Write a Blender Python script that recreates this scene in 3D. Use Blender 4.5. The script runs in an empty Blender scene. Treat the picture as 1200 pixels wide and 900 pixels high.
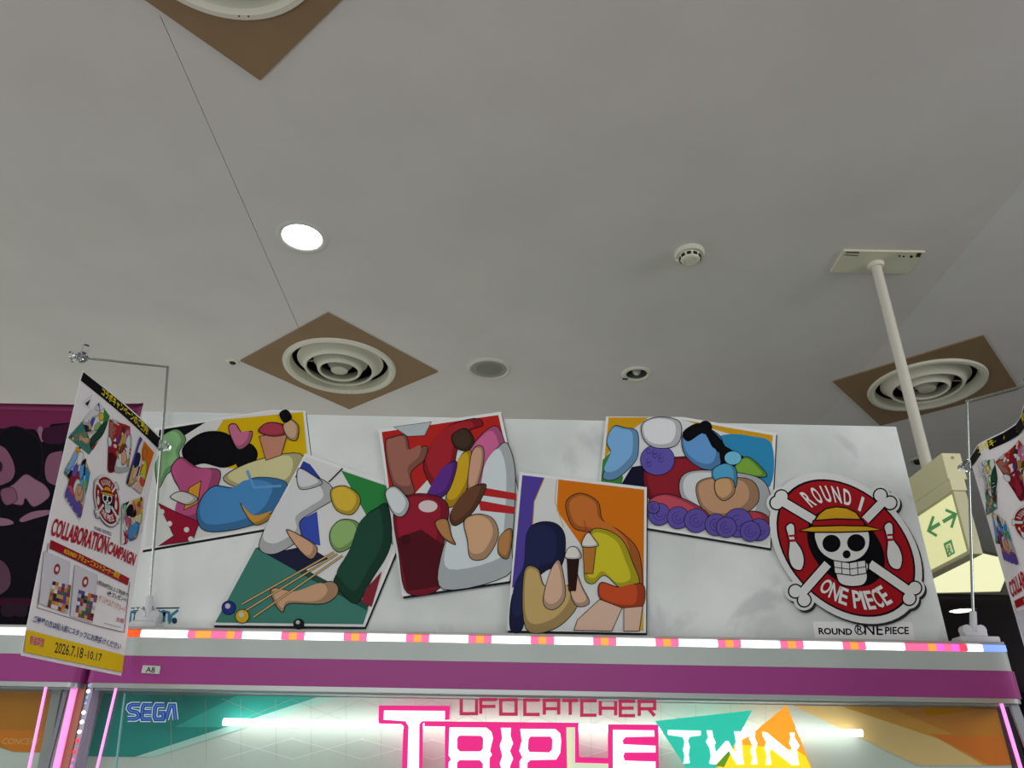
import bpy, bmesh, math, random
from mathutils import Vector, Matrix
from mathutils.geometry import tessellate_polygon
random.seed(4)
S = bpy.context.scene
COL = S.collection
CAMZ = 1.65            # camera height above the floor
CEIL = 1.62            # ceiling above the camera (all heights below are measured from the camera)
PITCH, ROLL, FPX = math.radians(28), math.radians(1), 900.0

# ------------------------------------------------------------------ camera
cam_d = bpy.data.cameras.new('camera'); cam = bpy.data.objects.new('camera', cam_d); COL.objects.link(cam)
cam_d.sensor_fit = 'HORIZONTAL'; cam_d.sensor_width = 36.0; cam_d.lens = 36.0 * FPX / 1200
cam_d.clip_start = 0.02
cam.matrix_world = Matrix.Translation((0, 0, CAMZ)) @ Matrix.Rotation(math.pi / 2 + PITCH, 4, 'X') @ Matrix.Rotation(ROLL, 4, 'Z')
S.camera = cam
S.view_settings.view_transform = 'Standard'
S.view_settings.look = 'None'
S.view_settings.gamma = 1
S.view_settings.exposure = 0.0
S.view_settings.use_curve_mapping = False

# ------------------------------------------------------------------ world and lights
W = bpy.data.worlds.new('world'); S.world = W; W.use_nodes = True
W.node_tree.nodes['Background'].inputs[0].default_value = (0.93, 0.95, 1.0, 1)
W.node_tree.nodes['Background'].inputs[1].default_value = 0.30
def area(name, loc, target, sx, sy, power, col=(1, 1, 1)):
    d = bpy.data.lights.new(name, 'AREA'); d.shape = 'RECTANGLE'; d.size = sx; d.size_y = sy; d.energy = power; d.color = col
    o = bpy.data.objects.new(name, d); COL.objects.link(o)
    p = Vector(loc) + Vector((0, 0, CAMZ)); t = Vector(target) + Vector((0, 0, CAMZ))
    o.location = p; o.rotation_euler = (t - p).to_track_quat('-Z', 'Y').to_euler()
    return o
area('fill_light_behind', (-0.6, -2.2, 1.45), (0, 1.8, 0.3), 3.6, 1.6, 43, (1, 0.99, 0.97))  # added front fill behind the camera, lights the banner; no fitting modelled
area('fill_light_right', (3.0, 0.2, 1.3), (-0.9, 1.6, 0.4), 1.4, 1.4, 34, (0.98, 0.97, 1.0))  # unseen fill added from the right to brighten the left poster
area('fill_light_left', (-4.2, 1.0, 1.3), (-3.4, 1.6, -1.65), 1.5, 3.0, 60, (1, 0.95, 0.9))  # unseen fill added over the floor at left, bounces up to the ceiling
area('fill_uplight_behind', (-1.6, -1.3, -0.9), (-1.2, 1.0, 1.6), 3.0, 1.4, 27, (0.95, 0.99, 1.0))  # added upward fill for the ceiling, out of view; no machine stands here
area('fill_uplight_beyond', (-1.6, 4.3, -0.1), (-1.6, 4.1, 1.6), 4.2, 2.0, 25, (1, 0.99, 0.96))  # added uplight hidden behind the machine and banner, brightens the ceiling

# ------------------------------------------------------------------ helpers
def ray(p):
    x = (p[0] - 600) / FPX; y = -(p[1] - 450) / FPX
    c, s = math.cos(ROLL), math.sin(ROLL); x, y = c * x - s * y, s * x + c * y
    return Vector((x, math.cos(PITCH) - y * math.sin(PITCH), math.sin(PITCH) + y * math.cos(PITCH)))
def atz(p, z): r = ray(p); return r * (z / r.z)
def aty(p, Y): r = ray(p); return r * (Y / r.y)
def atx(p, X): r = ray(p); return r * (X / r.x)

def lin(c): 
    c /= 255.0
    return c / 12.92 if c <= 0.04045 else ((c + 0.055) / 1.055) ** 2.4
def col(h, k=1.0):
    if isinstance(h, str): r, g, b = (int(h[i:i + 2], 16) for i in (0, 2, 4))
    else: r, g, b = h
    return tuple(min(0.9, lin(v) * k) for v in (r, g, b)) + (1,)
MATS = {}
def mat(h, rough=0.55, k=1.0, metal=0.0, emit=0.0, spec=0.22):
    key = (h, rough, k, metal, emit, spec)
    if key in MATS: return MATS[key]
    m = bpy.data.materials.new('paint'); m.use_nodes = True
    b = m.node_tree.nodes['Principled BSDF']
    b.inputs['Base Color'].default_value = col(h, k)
    b.inputs['Roughness'].default_value = rough; b.inputs['Metallic'].default_value = metal
    b.inputs['Specular IOR Level'].default_value = spec
    if emit:
        b.inputs['Emission Color'].default_value = col(h, k); b.inputs['Emission Strength'].default_value = emit
    MATS[key] = m; return m
def noisy(name, c1, c2, scale, rough=0.6, detail=6, lo=0.35, hi=0.65, bump=0.0, k=1.0, stretch=(1, 1, 1), metal=0):
    m = bpy.data.materials.new(name); m.use_nodes = True; nt = m.node_tree; b = nt.nodes['Principled BSDF']
    tc = nt.nodes.new('ShaderNodeTexCoord'); mp = nt.nodes.new('ShaderNodeMapping'); n = nt.nodes.new('ShaderNodeTexNoise')
    cr = nt.nodes.new('ShaderNodeValToRGB'); mp.inputs['Scale'].default_value = stretch
    n.inputs['Scale'].default_value = scale; n.inputs['Detail'].default_value = detail
    cr.color_ramp.elements[0].position = lo; cr.color_ramp.elements[1].position = hi
    cr.color_ramp.elements[0].color = col(c1, k); cr.color_ramp.elements[1].color = col(c2, k)
    nt.links.new(tc.outputs['Object'], mp.inputs[0]); nt.links.new(mp.outputs[0], n.inputs['Vector'])
    nt.links.new(n.outputs['Fac'], cr.inputs[0]); nt.links.new(cr.outputs[0], b.inputs['Base Color'])
    b.inputs['Roughness'].default_value = rough; b.inputs['Metallic'].default_value = metal
    if bump:
        bp = nt.nodes.new('ShaderNodeBump'); bp.inputs['Strength'].default_value = bump; bp.inputs['Distance'].default_value = 0.002
        nt.links.new(n.outputs['Fac'], bp.inputs['Height']); nt.links.new(bp.outputs[0], b.inputs['Normal'])
    return m
def glassy(name, tint, ior=1.45, rough=0.0, alpha=None):
    m = bpy.data.materials.new(name); m.use_nodes = True; nt = m.node_tree; b = nt.nodes['Principled BSDF']
    if alpha is None:
        b.inputs['Base Color'].default_value = tint + (1,); b.inputs['Transmission Weight'].default_value = 1
        b.inputs['IOR'].default_value = ior; b.inputs['Roughness'].default_value = rough
    else:                                   # thin clear sheet: mostly see-through, with a surface reflection
        out = nt.nodes['Material Output']; nt.nodes.remove(b)
        t = nt.nodes.new('ShaderNodeBsdfTransparent'); g = nt.nodes.new('ShaderNodeBsdfGlossy'); mx = nt.nodes.new('ShaderNodeMixShader')
        t.inputs[0].default_value = tint + (1,); g.inputs['Roughness'].default_value = 0.02; mx.inputs[0].default_value = alpha
        nt.links.new(t.outputs[0], mx.inputs[1]); nt.links.new(g.outputs[0], mx.inputs[2]); nt.links.new(mx.outputs[0], out.inputs[0])
    return m

class MB:
    """collects shapes (camera-height coordinates) into one mesh"""
    def __init__(s): s.v = []; s.f = []; s.m = []; s.mats = []
    def mi(s, m):
        if m not in s.mats: s.mats.append(m)
        return s.mats.index(m)
    def add(s, vs, fs, m):
        o = len(s.v); s.v += [Vector(v) for v in vs]; i = s.mi(m)
        for f in fs: s.f.append([o + a for a in f]); s.m.append(i)
    def box(s, a, b, m):
        (x0, y0, z0), (x1, y1, z1) = a, b
        vs = [(x0, y0, z0), (x1, y0, z0), (x1, y1, z0), (x0, y1, z0), (x0, y0, z1), (x1, y0, z1), (x1, y1, z1), (x0, y1, z1)]
        s.add(vs, [(0, 3, 2, 1), (4, 5, 6, 7), (0, 1, 5, 4), (1, 2, 6, 5), (2, 3, 7, 6), (3, 0, 4, 7)], m); return s
    def hexa(s, lo, hi, m):
        """prism between two matching rings of points"""
        n = len(lo); s.add(list(lo) + list(hi), [tuple(range(n))[::-1], tuple(range(n, 2 * n))] + [(i, (i + 1) % n, n + (i + 1) % n, n + i) for i in range(n)], m); return s
    def tube(s, a, b, r, m, n=16, r2=None):
        a, b = Vector(a), Vector(b); d = (b - a).normalized(); q = d.to_track_quat('Z', 'Y').to_matrix(); r2 = r if r2 is None else r2
        lo = [a + q @ Vector((r * math.cos(t * 2 * math.pi / n), r * math.sin(t * 2 * math.pi / n), 0)) for t in range(n)]
        hi = [b + q @ Vector((r2 * math.cos(t * 2 * math.pi / n), r2 * math.sin(t * 2 * math.pi / n), 0)) for t in range(n)]
        return s.hexa(lo, hi, m)
    def lathe(s, c, prof, m, n=48, closed=False):
        """profile of (radius, z) pairs around a vertical axis at c"""
        vs = []; fs = []; k = len(prof)
        for i in range(n):
            t = 2 * math.pi * i / n
            for r, z in prof: vs.append((c[0] + r * math.cos(t), c[1] + r * math.sin(t), c[2] + z))
        for i in range(n):
            j = (i + 1) % n
            for p in range(k if closed else k - 1):
                q = (p + 1) % k; fs.append((i * k + p, i * k + q, j * k + q, j * k + p))
        s.add(vs, fs, m); return s
    def sphere(s, c, r, m, sz=1.0, n=16):
        return s.lathe(c, [(max(1e-4, r * math.sin(math.pi * i / 10)), -r * sz * math.cos(math.pi * i / 10)) for i in range(11)], m, n)
    def build(s, name, parent=None, smooth=False, bevel=0.0, origin=None):
        me = bpy.data.meshes.new(name)
        org = Vector(origin) if origin is not None else Vector((0, 0, 0))
        if parent is not None: org = parent.get('_org') and Vector(parent['_org']) or Vector((0, 0, 0))
        me.from_pydata([v - org for v in s.v], [], s.f)
        for m in s.mats: me.materials.append(m)
        for p, i in zip(me.polygons, s.m): p.material_index = i; p.use_smooth = smooth
        me.update()
        bm = bmesh.new(); bm.from_mesh(me)
        if not getattr(s, 'nonorm', False):
            bmesh.ops.recalc_face_normals(bm, faces=bm.faces)
        bm.to_mesh(me); bm.free()
        o = bpy.data.objects.new(name, me); COL.objects.link(o)
        if parent is None: o.location = org + Vector((0, 0, CAMZ))
        else:
            o.parent = parent
            if True: o['_org'] = list(org)
        if bevel:
            b = o.modifiers.new('bevel', 'BEVEL'); b.width = bevel; b.segments = 2; b.limit_method = 'ANGLE'
        if smooth and hasattr(me, 'set_sharp_from_angle'): me.set_sharp_from_angle(angle=math.radians(40))
        return o
def thing(name, label, cat, loc, group=None):
    o = bpy.data.objects.new(name, None); COL.objects.link(o); o.empty_display_size = 0.1
    o.location = Vector(loc) + Vector((0, 0, CAMZ)); o['_org'] = list(loc)
    o['label'] = label; o['category'] = cat
    if group: o['group'] = group
    return o
def tag(o, label, cat, group=None):
    o['label'] = label; o['category'] = cat
    if group: o['group'] = group
    return o
def dup(root, delta, label=None):
    r = root.copy(); COL.objects.link(r); r.location = root.location + Vector(delta)
    if label: r['label'] = label
    for ch in list(root.children):
        c = ch.copy(); COL.objects.link(c); c.parent = r
        for g in ch.children:
            d = g.copy(); COL.objects.link(d); d.parent = c
    return r

# ---- flat print: layers of coloured outlines laid on a surface given by a map function
TXT = {}
def text_mesh(s, bold=0.0):
    if (s, bold) in TXT: return TXT[(s, bold)]
    c = bpy.data.curves.new('t', 'FONT'); c.body = s; c.resolution_u = 3; c.offset = bold; c.fill_mode = 'FRONT'
    o = bpy.data.objects.new('t', c); COL.objects.link(o); bpy.context.view_layer.update()
    me = bpy.data.meshes.new_from_object(o.evaluated_get(bpy.context.evaluated_depsgraph_get()))
    vs = [(v.co.x, v.co.y) for v in me.vertices]; fs = [tuple(p.vertices) for p in me.polygons]
    bpy.data.objects.remove(o); bpy.data.meshes.remove(me); bpy.data.curves.remove(c)
    x0 = min(v[0] for v in vs); x1 = max(v[0] for v in vs); y0 = min(v[1] for v in vs); y1 = max(v[1] for v in vs)
    TXT[(s, bold)] = ([((x - x0) / (x1 - x0), (y - y0) / (y1 - y0)) for x, y in vs], fs)
    return TXT[(s, bold)]
def spline(pts, n=5):
    out = []; L = len(pts)
    for i in range(L):
        p0, p1, p2, p3 = (Vector(pts[(i + j - 1) % L]).to_2d() for j in range(4))
        for k in range(n):
            t = k / n
            out.append(tuple(0.5 * ((2 * p1) + (p2 - p0) * t + (2 * p0 - 5 * p1 + 4 * p2 - p3) * t * t + (3 * p1 - p0 - 3 * p2 + p3) * t ** 3)))
    return out
def ell(c, rx, ry=None, rot=0, n=28, a0=0, a1=360):
    ry = rx if ry is None else ry; r = math.radians(rot); out = []
    full = abs(a1 - a0) >= 360
    for i in range(n if full else n + 1):
        t = math.radians(a0 + (a1 - a0) * i / n); x, y = rx * math.cos(t), ry * math.sin(t)
        out.append((c[0] + x * math.cos(r) - y * math.sin(r), c[1] + x * math.sin(r) + y * math.cos(r)))
    return out
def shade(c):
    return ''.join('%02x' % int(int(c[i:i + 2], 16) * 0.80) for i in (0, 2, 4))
class Print:
    def __init__(s, fmap, step=0.00007, k=1.5, tf=None, maxlen=None, rough=0.45, emit=0.0):
        s.fmap = fmap; s.step = step; s.k = k; s.layer = 1; s.mb = MB(); s.mb.nonorm = True; s.tf = tf; s.maxlen = maxlen; s.rough = rough; s.emit = emit
    def M(s, c):
        if not isinstance(c, (str, tuple)): return c
        return mat(c, s.rough, s.k, 0, s.emit, 0.06)
    def put(s, vs, fs, c):
        if s.tf: vs = [s.tf(v) for v in vs]
        s.mb.add([s.fmap(v, s.layer * s.step) for v in vs], fs, s.M(c))
    def poly(s, pts, c, line=None, lw=1.0):
        pts = [tuple(p[:2]) for p in pts]
        tris = tessellate_polygon([[Vector((x, y, 0)) for x, y in pts]])
        vs, fs = pts, [tuple(t) for t in tris]
        if s.maxlen:
            bm = bmesh.new(); bv = [bm.verts.new((x, y, 0)) for x, y in vs]
            for f in fs:
                try: bm.faces.new([bv[i] for i in f])
                except ValueError: pass
            for _ in range(3):
                es = [e for e in bm.edges if e.calc_length() > s.maxlen]
                if not es: break
                bmesh.ops.subdivide_edges(bm, edges=es, cuts=1); bmesh.ops.triangulate(bm, faces=bm.faces)
            bm.verts.index_update(); vs = [(v.co.x, v.co.y) for v in bm.verts]; fs = [tuple(v.index for v in f.verts) for f in bm.faces]; bm.free()
        s.put(vs, fs, c); s.layer += 1
        if line: s.stroke(list(pts) + [pts[0]], lw, line)
        return s
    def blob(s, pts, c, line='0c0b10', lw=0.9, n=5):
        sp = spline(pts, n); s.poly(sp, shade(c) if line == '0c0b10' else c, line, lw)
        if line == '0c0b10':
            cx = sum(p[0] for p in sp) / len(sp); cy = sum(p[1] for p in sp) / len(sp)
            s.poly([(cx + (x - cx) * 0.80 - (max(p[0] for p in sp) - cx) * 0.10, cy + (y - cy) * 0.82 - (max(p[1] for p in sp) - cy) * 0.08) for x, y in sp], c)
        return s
    def stroke(s, pts, w, c, cap=False, adv=True):
        pts = [Vector(p[:2]) for p in pts]; vs = []; fs = []
        pts = [p for i, p in enumerate(pts) if i == 0 or (p - pts[i - 1]).length > 1e-6]
        closed = (pts[0] - pts[-1]).length < 1e-6
        n = len(pts)
        for i, p in enumerate(pts):
            a = pts[i - 1] if i else (pts[-2] if closed else None); b = pts[i + 1] if i < n - 1 else (pts[1] if closed else None)
            d1 = (p - a).normalized() if a is not None else None; d2 = (b - p).normalized() if b is not None else None
            if d1 is None: d1 = d2
            if d2 is None: d2 = d1
            n1 = Vector((-d1.y, d1.x)); n2 = Vector((-d2.y, d2.x)); m = n1 + n2
            if m.length < 1e-3: m = n1.copy()
            m.normalize(); q = min(2.0, 1.0 / max(0.3, m.dot(n1)))
            vs += [tuple(p + m * w * q / 2), tuple(p - m * w * q / 2)]
        for i in range(n - 1): fs.append((2 * i, 2 * i + 1, 2 * i + 3, 2 * i + 2))
        s.put(vs, fs, c)
        if cap:
            for p in (pts[0], pts[-1]): s.put(ell(p, w / 2, n=12), [tuple(range(12))], c)
        if adv: s.layer += 1
        return s
    def text(s, t, p0, p1, p2, c, bold=0.0):
        """p0 lower left, p1 lower right, p2 upper left corner of the lettering"""
        vs, fs = text_mesh(t, bold); p0, p1, p2 = (Vector(p) for p in (p0, p1, p2))
        s.put([tuple(p0 + (p1 - p0) * u + (p2 - p0) * v) for u, v in vs], fs, c); s.layer += 1; return s
    def build(s, name, parent): return s.mb.build(name, parent)

WHITE = 'c4c6c4'
# ------------------------------------------------------------------ structure
DL = (-0.707, 2.033); SP = (-0.101, 2.909); OFF = (0.542, 2.931)
DIF = [((-0.746, 2.905), 4.6), ((1.830, 2.984), 2.8), ((-0.646, 0.968), 2.6)]
ceil_m = noisy('ceiling_paint', 'd2d1ca', 'dad9d2', 3.0, 0.75, 4, 0.3, 0.7, 0.04)
ceil_lit_m = noisy('ceiling_paint_lit_side', 'd8d8d2', 'e0e0da', 3.0, 0.75, 4, 0.3, 0.7, 0.04)  # soft shadow edge put into the colour: right side of the ceiling painted lighter
holes = [(c, 0.235) for c, _ in DIF] + [(DL, 0.07), (OFF, 0.048), (SP, 0.08)]
def ceiling_panel(x0, x1, y0, y1, m, parent):
    c = bpy.data.curves.new('c', 'CURVE'); c.dimensions = '2D'; c.fill_mode = 'BOTH'; c.extrude = 0.006
    def loop(pts):
        sp = c.splines.new('POLY'); sp.points.add(len(pts) - 1)
        for p, q in zip(sp.points, pts): p.co = (q[0], q[1], 0, 1)
        sp.use_cyclic_u = True
    loop([(x0, y0), (x1, y0), (x1, y1), (x0, y1)])
    for (hx, hy), r in holes:
        if x0 < hx - r and hx + r < x1 and y0 < hy - r and hy + r < y1: loop(ell((hx, hy), r, n=48))
    o = bpy.data.objects.new('c', c); COL.objects.link(o); bpy.context.view_layer.update()
    me = bpy.data.meshes.new_from_object(o.evaluated_get(bpy.context.evaluated_depsgraph_get()))
    bpy.data.objects.remove(o); bpy.data.curves.remove(c)
    me.name = 'ceiling_panel'; me.materials.clear(); me.materials.append(m)
    for v in me.vertices: v.co.z += 0.006
    p = bpy.data.objects.new('ceiling_panel', me); COL.objects.link(p); p.parent = parent
    return p
# backing board of the ceiling above the panels, in a frame around the openings
cb = MB(); dark = mat('1c1b19', 0.9)
cb.box((-6, -4, 0.10), (7, 6.9, 0.14), mat('3a3936', 0.9))
for v in cb.v: v.z += CEIL
ceiling = cb.build('ceiling', None, origin=(0, 0, CEIL)); ceiling['kind'] = 'structure'
# one long cracked joint runs at x = -0.853 between the two left boards; the other joints are hairlines
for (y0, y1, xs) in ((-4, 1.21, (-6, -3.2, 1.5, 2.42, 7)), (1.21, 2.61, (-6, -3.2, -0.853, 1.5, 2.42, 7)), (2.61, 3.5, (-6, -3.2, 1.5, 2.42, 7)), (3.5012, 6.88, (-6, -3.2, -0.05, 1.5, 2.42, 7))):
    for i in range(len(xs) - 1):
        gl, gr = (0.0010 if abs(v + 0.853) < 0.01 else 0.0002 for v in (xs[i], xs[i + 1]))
        ceiling_panel(xs[i] + gl, xs[i + 1] - gr, y0, y1, ceil_lit_m if xs[i] >= 1.5 else ceil_m, ceiling)
b = MB().box((-6, 6.9, CEIL - 0.04), (7, 7.06, CEIL + 0.14), mat('4a4844', 0.8)); o = b.build('trim_1'); o['kind'] = 'structure'
b = MB().box((-6, 7.06, CEIL), (9, 14, CEIL + 0.1), noisy('dark_maroon_paint', '2a1016', '34141c', 2, 0.7)); o = b.build('ceiling_far'); o.name = 'ceiling'; o['kind'] = 'structure'
b = MB().box((-6, 13.9, -CAMZ), (9, 14, CEIL), mat('120d12', 0.8)); o = b.build('wall_back'); o['kind'] = 'structure'
b = MB().box((-6, -4, -CAMZ - 0.1), (9, 14, -CAMZ), noisy('floor_carpet', '7a7a74', '95958e', 18, 0.9, 8)); o = b.build('floor'); o['kind'] = 'structure'

# ------------------------------------------------------------------ ceiling fittings
cream = mat('dcdcc8', 0.35); creamd = mat('c9c9b4', 0.4)
brown = noisy('brown_board', '8a7250', '927a58', 5, 0.8, 5, 0.3, 0.7)
def diffuser(c, rot, label):
    x, y = c; t = thing('air_diffuser', label, 'vent', (x, y, CEIL), 'round air diffusers on brown boards')
    a = math.radians(rot); mb = MB(); n = 64; R = 0.422
    crn = [(x + R * math.cos(a + k * math.pi / 2), y + R * math.sin(a + k * math.pi / 2)) for k in range(4)]
    outer = []
    for k in range(4):
        p, q = crn[k], crn[(k + 1) % 4]
        for j in range(n // 4): outer.append((p[0] + (q[0] - p[0]) * j * 4 / n, p[1] + (q[1] - p[1]) * j * 4 / n))
    inner = [(x + 0.232 * math.cos(a + 2 * math.pi * k / n), y + 0.232 * math.sin(a + 2 * math.pi * k / n)) for k in range(n)]
    vs = [(p[0], p[1], CEIL - 0.006) for p in outer] + [(p[0], p[1], CEIL - 0.006) for p in inner] + [(p[0], p[1], CEIL) for p in outer] + [(p[0], p[1], CEIL + 0.012) for p in inner]
    fs = []
    for i in range(n):
        j = (i + 1) % n
        fs += [(i, j, n + j, n + i), (i, j, 2 * n + j, 2 * n + i), (n + i, n + j, 3 * n + j, 3 * n + i)]
    mb.add(vs, fs, brown); mb.build('mounting_board', t)
    MB().lathe((x, y, CEIL), [(0.212, 0.0), (0.212, 0.09), (0.001, 0.09)], mat('17181a', 0.8)).build('duct', t, True)
    Z = CEIL - 0.006
    MB().lathe((x, y, Z), [(0.205, 0.03), (0.212, -0.004), (0.224, -0.012), (0.238, -0.010), (0.242, 0.0), (0.238, 0.006), (0.216, 0.03)], cream, 64, True).build('outer_ring', t, True)
    MB().lathe((x, y, Z), [(0.176, 0.030), (0.158, 0.022), (0.138, -0.012), (0.144, -0.018), (0.150, -0.014), (0.168, 0.014), (0.184, 0.026)][::-1], cream, 64, True).build('middle_cone', t, True)
    MB().lathe((x, y, Z), [(0.110, 0.03), (0.097, 0.022), (0.080, -0.020), (0.086, -0.026), (0.092, -0.021), (0.105, 0.012), (0.116, 0.024)][::-1], cream, 64, True).build('inner_cone', t, True)
    MB().lathe((x, y, Z), [(0.001, -0.022), (0.030, -0.022), (0.036, -0.019), (0.038, -0.010), (0.056, 0.016), (0.058, 0.024), (0.001, 0.03)], creamd, 48).build('centre_cone', t, True)
    MB().tube((x, y, Z + 0.02), (x, y, CEIL + 0.09), 0.008, creamd).build('stem', t)
    for k in range(2):
        MB().box((x - 0.17, y - 0.003, Z + 0.026), (x + 0.17, y + 0.003, Z + 0.032), creamd).build('cross_bar', t) if k == 0 else MB().box((x - 0.003, y - 0.17, Z + 0.026), (x + 0.003, y + 0.17, Z + 0.032), creamd).build('cross_bar', t)
    for sx in (-0.007, 0.007):
        MB().sphere((x + sx * 1.6, y + 0.226, Z - 0.0115), 0.0028, mat('55554d', 0.5, 1, 0.6), 0.5, 8).build('screw', t)
    return t
diffuser(*DIF[0], 'round cream air diffuser on a brown board, left of the ceiling speaker')
diffuser(*DIF[1], 'round cream air diffuser on a brown square board behind the exit sign pole')
diffuser(*DIF[2], 'air diffuser on a brown board, cut off by the top edge of the view')

def lathe_part(name, c, prof, m, parent, closed=False, n=48): return MB().lathe(c, prof, m, n, closed).build(name, parent, True)
# lit downlight
x, y = DL; t = thing('downlight', 'round ceiling downlight switched on, glowing white', 'light', (x, y, CEIL))
lathe_part('trim_ring', (x, y, CEIL), [(0.066, 0.008), (0.066, -0.001), (0.070, -0.004), (0.080, -0.004), (0.086, -0.001), (0.086, 0.0), (0.072, 0.008)], mat('cfd2c8', 0.4), t, True)
lathe_part('reflector', (x, y, CEIL), [(0.066, 0.0), (0.062, 0.022), (0.060, 0.08), (0.001, 0.08)], mat('e2e2d8', 0.3), t)
lathe_part('lamp_lens', (x, y, CEIL), [(0.001, 0.004), (0.040, 0.006), (0.0615, 0.012)], mat('fffff6', 0.4, 1, 0, 9.0), t)
# unlit downlight
x, y = OFF; t = thing('downlight', 'small round ceiling downlight, unlit, with a bulb in a grey reflector', 'light', (x, y, CEIL))
lathe_part('trim_ring', (x, y, CEIL), [(0.045, 0.006), (0.045, -0.003), (0.052, -0.008), (0.062, -0.006), (0.066, 0.0), (0.05, 0.006)], cream, t, True)
lathe_part('reflector', (x, y, CEIL), [(0.045, 0.0), (0.040, 0.05), (0.022, 0.085), (0.001, 0.09)], mat('7d827f', 0.3, 1, 0.7), t)
MB().sphere((x + 0.004, y + 0.012, CEIL + 0.022), 0.020, mat('d8d8ce', 0.2), 1.1).build('bulb', t, True)
MB().box((x - 0.056, y + 0.030, CEIL - 0.0085), (x - 0.034, y + 0.042, CEIL - 0.006), mat('2c2e2c')).build('spring_clip', t)
# speaker
x, y = SP; t = thing('ceiling_speaker', 'round ceiling speaker with a grey mesh grille', 'speaker', (x, y, CEIL))
lathe_part('rim', (x, y, CEIL), [(0.078, 0.003), (0.078, -0.004), (0.084, -0.009), (0.094, -0.006), (0.097, 0.0), (0.085, 0.004)], mat('d2d0c6', 0.4), t, True, 56)
def mesh_grille():
    m = bpy.data.materials.new('grille'); m.use_nodes = True; nt = m.node_tree; bb = nt.nodes['Principled BSDF']
    tc = nt.nodes.new('ShaderNodeTexCoord'); v = nt.nodes.new('ShaderNodeTexVoronoi'); v.inputs['Scale'].default_value = 260; v.inputs['Randomness'].default_value = 0
    cr = nt.nodes.new('ShaderNodeValToRGB'); cr.color_ramp.elements[0].color = col('3a3c38'); cr.color_ramp.elements[1].color = col('9c9e94'); cr.color_ramp.elements[0].position = 0.2; cr.color_ramp.elements[1].position = 0.5
    nt.links.new(tc.outputs['Object'], v.inputs[0]); nt.links.new(v.outputs['Distance'], cr.inputs[0]); nt.links.new(cr.outputs[0], bb.inputs[0]); bb.inputs['Roughness'].default_value = 0.6
    return m
lathe_part('mesh_grille', (x, y, CEIL), [(0.001, -0.004), (0.05, -0.0035), (0.079, -0.001)], mesh_grille(), t, False, 56)
# smoke detector
x, y = 0.592, 2.079; t = thing('smoke_detector', 'small round white smoke detector on the ceiling', 'detector', (x, y, CEIL))
lathe_part('base', (x, y, CEIL), [(0.001, 0), (0.050, 0), (0.051, -0.010), (0.046, -0.016), (0.001, -0.016)], cream, t)
lathe_part('head', (x, y, CEIL), [(0.001, -0.036), (0.016, -0.036), (0.019, -0.033), (0.021, -0.036), (0.030, -0.034), (0.033, -0.028), (0.036, -0.016), (0.001, -0.016)], cream, t)
for k in range(10):
    a = 2 * math.pi * k / 10; r0 = 0.0335; w = 0.007
    d = Vector((math.cos(a), math.sin(a), 0)); e = Vector((-d.y, d.x, 0)); c = Vector((x, y, CEIL - 0.024)) + d * r0
    lo = [c - e * w - d * 0.004 + Vector((0, 0, -0.005)), c + e * w - d * 0.004 + Vector((0, 0, -0.005)), c + e * w + d * 0.002 + Vector((0, 0, -0.005)), c - e * w + d * 0.002 + Vector((0, 0, -0.005))]
    MB().hexa(lo, [p + Vector((0, 0, 0.010)) for p in lo], mat('26261f')).build('sensor_slot', t)
MB().sphere((x - 0.038, y + 0.022, CEIL - 0.016), 0.005, mat('f2f2e6', 0.2), 1, 10).build('status_light', t, True)
# sprinkler beside the left board
x, y = -1.205, 2.888; t = thing('sprinkler_head', 'tiny recessed sprinkler head left of the brown board', 'sprinkler', (x, y, CEIL))
lathe_part('escutcheon', (x, y, CEIL), [(0.012, -0.001), (0.016, -0.006), (0.026, -0.004), (0.029, 0)], cream, t)
lathe_part('deflector', (x, y, CEIL), [(0.001, -0.010), (0.010, -0.010), (0.013, -0.003)], mat('33342f', 0.4, 1, 0.5), t)
p = atz((1076, 539), CEIL); x, y = p.x, p.y
t = thing('sprinkler_head', 'tiny dark sprinkler head behind the exit sign pole', 'sprinkler', (x, y, CEIL))
lathe_part('escutcheon', (x, y, CEIL), [(0.018, -0.001), (0.022, -0.006), (0.042, -0.004), (0.045, 0)], creamd, t)
lathe_part('deflector', (x, y, CEIL), [(0.001, -0.020), (0.022, -0.020), (0.026, -0.003)], mat('22231f', 0.4, 1, 0.5), t)
# thin scratches and a cracked joint in the paint
def flat_ceiling(v, off): q = atz(v, CEIL); return Vector((q.x, q.y, CEIL - 0.0003 - off))
pr = Print(flat_ceiling, k=1.0)
for a, b_, w in (((1181, 523), (1112, 511), 0), ((1179, 497), (1158, 511), 0.7), ((976, 452), (957, 477), 0.6), ((1175, 541), (1150, 560), 0.6), ((800, 391), (794, 404), 0.6), ((789, 412), (777, 440), 0.8), ((572, 385), (572, 407), 0.6)):
    if w: pr.stroke([a, b_], w, '4a4842')
random.seed(8)
for k in range(16):
    sx, sy = 466 + random.uniform(-12, 26), 398 + random.uniform(-7, 12); a = random.uniform(-0.8, 0.8)
    pr.stroke([(sx, sy), (sx + 3 * math.cos(a), sy + 2 * math.sin(a))], 0.35, '8f8b82')
pr.build('paint_scratch', ceiling)['kind'] = 'stuff'
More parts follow.
